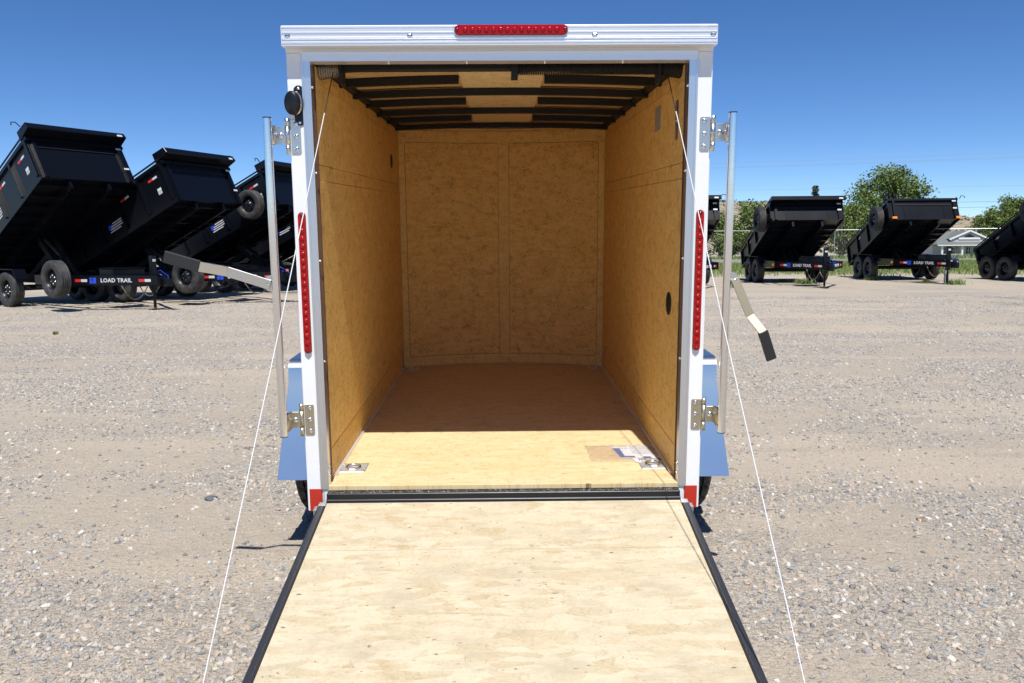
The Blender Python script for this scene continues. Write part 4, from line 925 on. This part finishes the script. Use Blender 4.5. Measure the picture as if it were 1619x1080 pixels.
def tree(x, y, h, wd, n, label, mat='leaf', size=.13, cone=False, bare=.0, group='trees beyond the chain link fence', seed=0, lean=0, low=.12, name='leafy_tree', nb=34):
    r = np.random.default_rng(seed); z0 = float(terrain_z(x, y)); T_ = empty(name, (x, y, z0)); tag(T_, label, 'tree', group)
    m = MB(); rs = random.Random(seed); tips = []
    tr = [(0, 0, -.1), (lean * .1, .05, h * .2), (lean * .3, 0, h * .42), (lean * .45, .1, h * .7)]; m.tube(tr, [h * .03, h * .024, h * .017, h * .007], 8); m.build('trunk', M['bark'], T_)
    m = MB()
    for k in range(nb):
        f = rs.uniform(.10, .95) if not cone else k / nb; a_ = rs.uniform(0, 6.28)
        prof_ = math.sin(math.pi * min(1, .18 + .86 * f)) ** .7 if not cone else (1 - f) * .9 + .05
        rad = wd / 2 * prof_ * rs.uniform(.55, 1.0); zt = h * (low + (1 - low) * f) * rs.uniform(.92, 1.0)
        tip = Vector((math.cos(a_) * rad + lean * f, math.sin(a_) * rad, zt)); b0 = Vector((lean * .3 * f, 0, max(h * .08, zt * (.45 if not cone else .95))))
        md_ = b0.lerp(tip, .5) + Vector((rs.uniform(-.2, .2), rs.uniform(-.2, .2), .04 * h)); m.tube([b0, md_, tip], [h * .010, h * .006, .012], 5); tips += [tip, md_.lerp(tip, .6)]
    m.build('limb', M['bark'], T_); tag(kids(T_)[-1] if False else bpy.data.objects[-1] if False else T_, None)
    if n:
        tips = np.array([list(t_) for t_ in tips]); cl = r.integers(0, len(tips), n); wgt = r.uniform(.5, 1.3, len(tips))[cl][:, None]
        off = r.normal(size=(n, 3)); off /= np.linalg.norm(off, axis=1)[:, None]; off *= (r.uniform(0, 1, (n, 1)) ** .45) * wd * .135 * wgt * (.6 if cone else 1); off[:, 2] *= .72
        P = tips[cl] + off; P[:, 2] = np.maximum(P[:, 2], .15 + r.uniform(0, .3, n)); leafcards(P, size, M[mat], 'crown', T_, .4, seed)
    return T_
# pixel column -> world x at a distance (only used to find where things stand)
def wx_(px, y): d = y + 3; return ((px - 809.5) / 1259 + .010) * d * 1.008
tree(wx_(1396, 78), 78, 9.9, 9.2, 15000, 'tall broad green tree rising behind the two dump trailers right of the lock handle', seed=3, size=.15, nb=60)
tree(wx_(1345, 72), 72, 5.6, 5.0, 3500, 'lower ragged tree with bare grey branches at the left foot of the tall tree', seed=8, size=.12, nb=60, low=.05)
tree(wx_(1180, 70), 70, 5.2, 6.6, 9000, 'rounded green tree right beside the right chrome lock bar', seed=5, size=.13, low=.05, nb=50)
tree(wx_(1135, 74), 74, 4.6, 5.0, 5000, 'small green tree seen between the corner post and the lock bar', seed=15, size=.13, low=.05, nb=40)
tree(wx_(1281, 105), 105, 10.3, 4.2, 5000, 'dark pointed conifer whose tip shows above a dump trailer bed', mat='leaf_dark', seed=6, size=.16, cone=True, name='conifer_tree', nb=60)
tree(wx_(1325, 68), 68, 4.4, 3.6, 3500, 'green bushy tree filling the gap between two right-hand dump trailers', seed=9, size=.11, low=.03, nb=40)
tree(wx_(1590, 168), 168, 12.6, 15.0, 16000, 'green tree behind the roof of the white house at the right', seed=12, size=.26, low=.06, nb=70)
tree(wx_(1660, 95), 95, 8.0, 8.0, 8000, 'tree at the right edge behind the spare wheel', seed=13, size=.17, nb=40)
tree(wx_(1248, 80), 80, 3.2, 5.0, 5000, 'low green tree hidden mostly by the dump trailer with chains', seed=16, size=.12, low=.03, nb=40)
tree(wx_(1472, 152), 152, 6.8, 6, 5000, 'tree at the left side of the white house', seed=19, size=.18, low=.05, nb=40)
tree(wx_(1545, 190), 190, 7.5, 9, 5000, 'far tree on the slope behind the white house', seed=21, size=.25, low=.05, nb=40)
for k, (px, y, h) in enumerate(((300, 80, 5), (120, 95, 5), (-60, 85, 7), (560, 90, 5), (700, 85, 5), (900, 88, 5))):
    tree(wx_(px, y), y, h, h * .9, 3500, ('round green tree behind the left dump trailers', 'green tree low behind the nearest dump trailer', 'tree beyond the left edge of the lot', 'green tree behind the white cargo trailer, left side', 'green tree straight behind the white cargo trailer', 'green tree behind the white cargo trailer, right side')[k], seed=40 + k, size=.16, nb=30)
# sagebrush dots on the hillside
r = np.random.default_rng(5); n = 2600; X = r.uniform(-150, 430, n); Y = r.uniform(270, 440, n); Zs = hill_h(X, Y); sc_ = r.uniform(.3, .9, n) * (r.uniform(size=n) < .97) + .1
P = np.repeat(np.stack([X, Y, Zs + .3], 1), 9, 0) + r.normal(size=(n * 9, 3)) * np.repeat(sc_, 9)[:, None] * np.array([.9, .9, .45])
tag(leafcards(P, .55, M['sage'], 'sagebrush', None, .6, 3), 'sagebrush dotted over the dry hill', 'sagebrush', kind='stuff')
# grass verge and weeds
r = np.random.default_rng(9)
def blades(P, hmin, hmax, name, label, seed, wdt=.012):
    r = np.random.default_rng(seed); n = len(P); hh = r.uniform(hmin, hmax, (n, 1)); a_ = r.uniform(0, 6.28, n); d = np.stack([np.cos(a_), np.sin(a_), 0 * a_], 1)
    ln = r.normal(size=(n, 3)) * .35; ln[:, 2] = 1; V = np.stack([P - d * wdt, P + d * wdt, P + ln * hh], 1).reshape(-1, 3)
    me = bpy.data.meshes.new(name); me.vertices.add(3 * n); me.vertices.foreach_set('co', V.ravel()); me.loops.add(3 * n); me.loops.foreach_set('vertex_index', np.arange(3 * n, dtype=np.int32))
    me.polygons.add(n); me.polygons.foreach_set('loop_start', np.arange(0, 3 * n, 3, dtype=np.int32)); me.polygons.foreach_set('loop_total', np.full(n, 3, np.int32)); me.update()
    at_ = me.attributes.new('tone', 'FLOAT', 'FACE'); at_.data.foreach_set('value', r.uniform(0, 1, n).astype(np.float32)); me.materials.append(M['grass'])
    o = bpy.data.objects.new(name, me); col.objects.link(o); return tag(o, label, name, kind='stuff')
n = 90000; X = r.uniform(-6, 46, n); Y = r.triangular(25.5, 40, 45.2, n) + .8 * np.sin(X * 1.3)
blades(np.stack([X, Y, terrain_z(X, Y)], 1), .06, .26, 'grass', 'green and straw coloured grass along the far side of the lot', 1, .02)
n = 30000; X = r.uniform(-30, 90, n); Y = r.uniform(61.8, 90, n); blades(np.stack([X, Y, terrain_z(X, Y)], 1), .1, .5, 'dry_grass', 'rough grass between the road and the chain link fence', 2, .05)
for k, (px, y, rad, lb_) in enumerate(((1270, 21.5, .28, 'small green weed in front of the dump trailer with chains'), (1376, 23.5, .22, 'small green weed under the wheels of the dump trailer with orange lights'), (1509, 20.4, .28, 'low grey green weed on the gravel right of the grey post'), (1235, 22.6, .12, 'thin weed left of the chained dump trailer middle'), (1462, 21.4, .12, 'sparse weed on the gravel left of the grey post'), (93, 9.2, .025, 'tiny green weed alone on the gravel at the left'))):
    r = np.random.default_rng(60 + k); n = 40 if px == 93 else 200; P = np.stack([wx_(px, y) + r.normal(size=n) * rad * .5, y + r.normal(size=n) * rad * .5, np.zeros(n)], 1); P[:, 2] = terrain_z(P[:, 0], P[:, 1])
    o = blades(P, .03, .05 + rad * .6, 'weed', lb_, 70 + k, .016); del o['kind']; o['category'] = 'weed'; o['group'] = 'weeds on the gravel lot'
# chain link fence
FA, FB = Vector((-40, 84)), Vector((60, 49.5)); Fd = (FB - FA); Fl = Fd.length; Fd.normalize()
fence = empty('chain_link_fence'); tag(fence, 'galvanised chain link fence with a top rail running along the road', 'fence')
def fpt(s_, z): p = FA + Fd * s_; return (p.x, p.y, float(terrain_z(p.x, p.y)) * 0 - .38 + z)
FH = 2.42
m = MB(); m.tube([fpt(0, FH), fpt(Fl, FH)], .024, 8); m.build('top_rail', M['gal'], fence)
m = MB(); m.tube([fpt(0, .9), fpt(Fl, .9)], .01, 5); 
for s_ in np.arange(3.3, Fl, 6.1):
    m = MB(); m.tube([fpt(s_, -.3), fpt(s_, FH + .04)], .035, 8); m.build('fence_post', M['gal'], fence)
m = MB(); st = .16; u3 = Vector((Fd.x, Fd.y, 0))
for k in range(int(Fl / st)):
    for sg in (-1, 1):
        s0 = k * st; s1 = s0 + sg * FH
        if 0 <= s1 <= Fl:
            p, q = Vector(fpt(s0, .03)), Vector(fpt(s1, FH)); w2 = Vector((0, 0, .0017)); n2 = Vector((-Fd.y, Fd.x, 0)) * .002
            m.add([p - w2, p + w2 + n2, p - n2, q - w2, q + w2 + n2, q - n2], [(0, 1, 4, 3), (1, 2, 5, 4), (2, 0, 3, 5)])
tag(m.build('wire_mesh', M['gal'], fence), kind='stuff')
# power lines on two poles out of frame
PA, PB = Vector((-10, 110.7, 0)), Vector((92, 84, 0))
for k, (za, zb, dy, lb_, mt) in enumerate(((11.25, 12.0, 0, 'topmost pale overhead wire crossing the sky at the right', 'gal'), (10.8, 11.55, .9, 'second pale overhead wire from the top', 'gal'), (10.6, 11.25, -.9, 'third pale overhead wire from the top', 'gal'), (8.4, 7.7, 0, 'single pale overhead wire crossing in front of the tall tree', 'gal'), (6.5, 5.9, .2, 'dark overhead cable above the house, upper of the lowest two', 'blackdull'), (5.6, 5.4, .4, 'dark overhead cable just above the house roof, lowest of all', 'blackdull'))):
    m = MB(); p, q = PA + Vector((0, dy, za)), PB + Vector((0, dy, zb))
    m.tube([p.lerp(q, t_) + Vector((0, 0, -4 * .55 * t_ * (1 - t_))) for t_ in np.linspace(0, 1, 33)], .013 if mt == 'gal' else .014, 5)
    tag(m.build('power_line', M['wire' if mt == 'gal' else mt], None), lb_, 'power line', 'overhead wires')
for P_, lb_ in ((PA, 'wooden utility pole hidden behind the white cargo trailer'), (PB, 'wooden utility pole beyond the right edge of the photo')):
    z0 = float(terrain_z(P_.x, P_.y)); up_ = empty('utility_pole', (P_.x, P_.y, z0)); tag(up_, lb_, 'utility pole', 'utility poles')
    m = MB(); m.tube([(0, 0, -.5), (0, 0, 13.4 - z0)], [.16, .11], 10); m.build('pole', M['bark'], up_)
    m = MB(); m.bar((0, -1.2, 12.1 - z0), (0, 1.2, 12.1 - z0), .10, .12); m.build('crossarm', M['bark'], up_)
# white house with a gabled porch
M['siding'] = paint('grey_siding', (.50, .49, .47), .6); M['trim'] = paint('white_trim', (.78, .78, .78), .5)
a = NT('grey_shingles'); p = a.obj(); v = a.n('TexBrick'); v.inputs['Scale'].default_value = 3; a.l(p, v.inputs['Vector']); f, _ = a.noise(p, 5, 3, .6)
M['shingle'] = a.out(a.mix(f, (.10, .115, .11), (.18, .195, .19)), .85)
M['glass'] = paint('dark_window_glass', (.03, .035, .04), .08)
HY = 137; hx0 = wx_(1530, HY); H = empty('house', (hx0, HY, -2.36)); tag(H, 'white single storey house with grey roof and gabled columned porch', 'house')
def hb(name, x0, x1, y0, y1, z0, z1, mat, par=None): m = MB(); m.box(x0, x1, y0, y1, z0, z1); return m.build(name, M[mat], par or H)
hb('wall', -5.6, 3.9, 2.2, 10, 0, 2.45, 'siding'); hb('foundation', -5.7, 4.0, .2, 10.1, -.6, .0, 'steelgrey')
hb('porch_floor', -5.7, 4.0, .15, 2.2, 0, .12, 'trim'); hb('fascia', -5.95, 4.2, -.12, .02, 2.30, 2.52, 'trim')
m = MB(); m.add([(-6.1, -.15, 2.52), (4.3, -.15, 2.52), (3.3, 5.5, 4.65), (-3.6, 5.5, 4.65), (-6.1, 10.4, 2.52), (4.3, 10.4, 2.52)], [(0, 1, 2, 3), (1, 5, 2), (5, 4, 3, 2), (4, 0, 3)]); m.build('roof', M['shingle'], H)
m = MB(); gx, gw, gz0, gz1 = .2, 3.5, 3.45, 4.95
m.add([(gx - gw, .9, gz0), (gx + gw, .9, gz0), (gx, .9, gz1), (gx - gw, 6, gz0), (gx + gw, 6, gz0), (gx, 6, gz1)], [(0, 2, 5, 3), (2, 1, 4, 5)]); m.build('gable_roof', M['shingle'], H)
m = MB(); m.add([(gx - gw + .2, 1.1, gz0 - .65), (gx + gw - .2, 1.1, gz0 - .65), (gx + gw - .2, 1.1, gz0 - .02), (gx, 1.1, gz1 - .08), (gx - gw + .2, 1.1, gz0 - .02)], [(0, 1, 2, 3, 4)]); m.build('gable_wall', M['siding'], H)
for s in (-1, 1):
    m = MB(); m.bar((gx + s * (gw + .1), .85, gz0 - .06), (gx, .85, gz1 - .03), .10, .26); m.build('bargeboard', M['trim'], H)
m = MB(); m.prism([(gx - 1.0, gz0 + .32), (gx + 1.0, gz0 + .32), (gx, gz0 + .88)], 'y', 1.04, 1.09); m.build('gable_vent', M['blackdull'], H)
hb('gable_sign', gx - 1.9, gx + 1.9, .98, 1.06, gz0 - .05, gz0 + .26, 'trim')
for x in (-4.9, -1.35, 1.35, 3.7): hb('porch_column', x - .14, x + .14, .25, .53, .12, 2.30, 'trim')
for (x0, x1) in ((-4.1, -1.6), (.3, 1.2), (2.2, 3.2)):
    wf = hb('window', x0, x1, 2.12, 2.19, .75, 2.1, 'trim'); hb('pane', x0 + .1, x1 - .1, 2.08, 2.118, .85, 2.0, 'glass', wf)
    for x in np.arange(x0 + .45, x1 - .2, .42): hb('muntin', x - .025, x + .025, 2.05, 2.078, .85, 2.0, 'trim', wf)
    hb('sash', x0 + .1, x1 - .1, 2.02, 2.048, 1.4, 1.46, 'trim', wf)
hb('door', -.75, .1, 2.12, 2.19, .12, 2.1, 'trim')
for (x0, x1) in ((-4.75, -1.5), (1.5, 3.55)):
    rl = hb('railing', x0, x1, .33, .40, .78, .85, 'trim')
    for x in np.arange(x0 + .1, x1, .22): hb('baluster', x - .025, x + .025, .34, .39, .12, .779, 'trim', rl)
m = MB(); m.tube([(3.35, 4.5, 3.2), (3.35, 4.5, 5.35)], .17, 12); m.tube([(3.35, 4.5, 5.35), (3.35, 4.5, 5.5)], .22, 12); m.build('chimney', M['gal'], H)
# grey post beside the trailer with orange lights
px_, py_ = wx_(1494, 20.9), 20.9
m = MB(); m.box(-.05, .05, -.04, .04, -.1, .74); m.box(-.13, .13, -.06, -.04, .56, .72)
m.xform(lambda v: (v[0] + px_, v[1] + py_, v[2])); tag(m.build('utility_post', M['steelgrey'], None), 'grey square steel post with a small plate in front of a dump trailer nose', 'post')
# a few larger loose stones near the trailer
for k, (x, y, s_, lb_) in enumerate(((-1.61, 1.25, .05, 'dark blue grey stone left of the left cable'), (-2.35, -.35, .035, 'dark flat stone on the bare sand at the lower left'), (2.05, .75, .03, 'round brown stone by the right cable'), (3.1, .35, .045, 'long dark flat stone at the right on sand'), (2.35, -.95, .03, 'brown stone at the lower right'), (-.93, -1.2, .05, 'reddish stone beside the ramp'))):
    bm = bmesh.new(); bmesh.ops.create_icosphere(bm, subdivisions=3, radius=.5)
    from mathutils import noise as mn
    for v in bm.verts: v.co += v.co * mn.noise(v.co * 2.1 + Vector((k * 9, 0, 0))) * .55; v.co = Vector((v.co.x * 1.5, v.co.y, v.co.z * .6))
    me = bpy.data.meshes.new('stone'); bm.to_mesh(me); bm.free(); me.materials.append(M['stone_dark' if k in (0, 1, 3) else 'stone_brown']); me.polygons.foreach_set('use_smooth', [True] * len(me.polygons))
    o = bpy.data.objects.new('stone', me); col.objects.link(o); o.scale = (s_, s_, s_); o.location = (x, y, float(terrain_z(x, y)) + s_ * .15); o.rotation_euler = (0, 0, k * 1.3); tag(o, lb_, 'stone', 'larger loose stones')
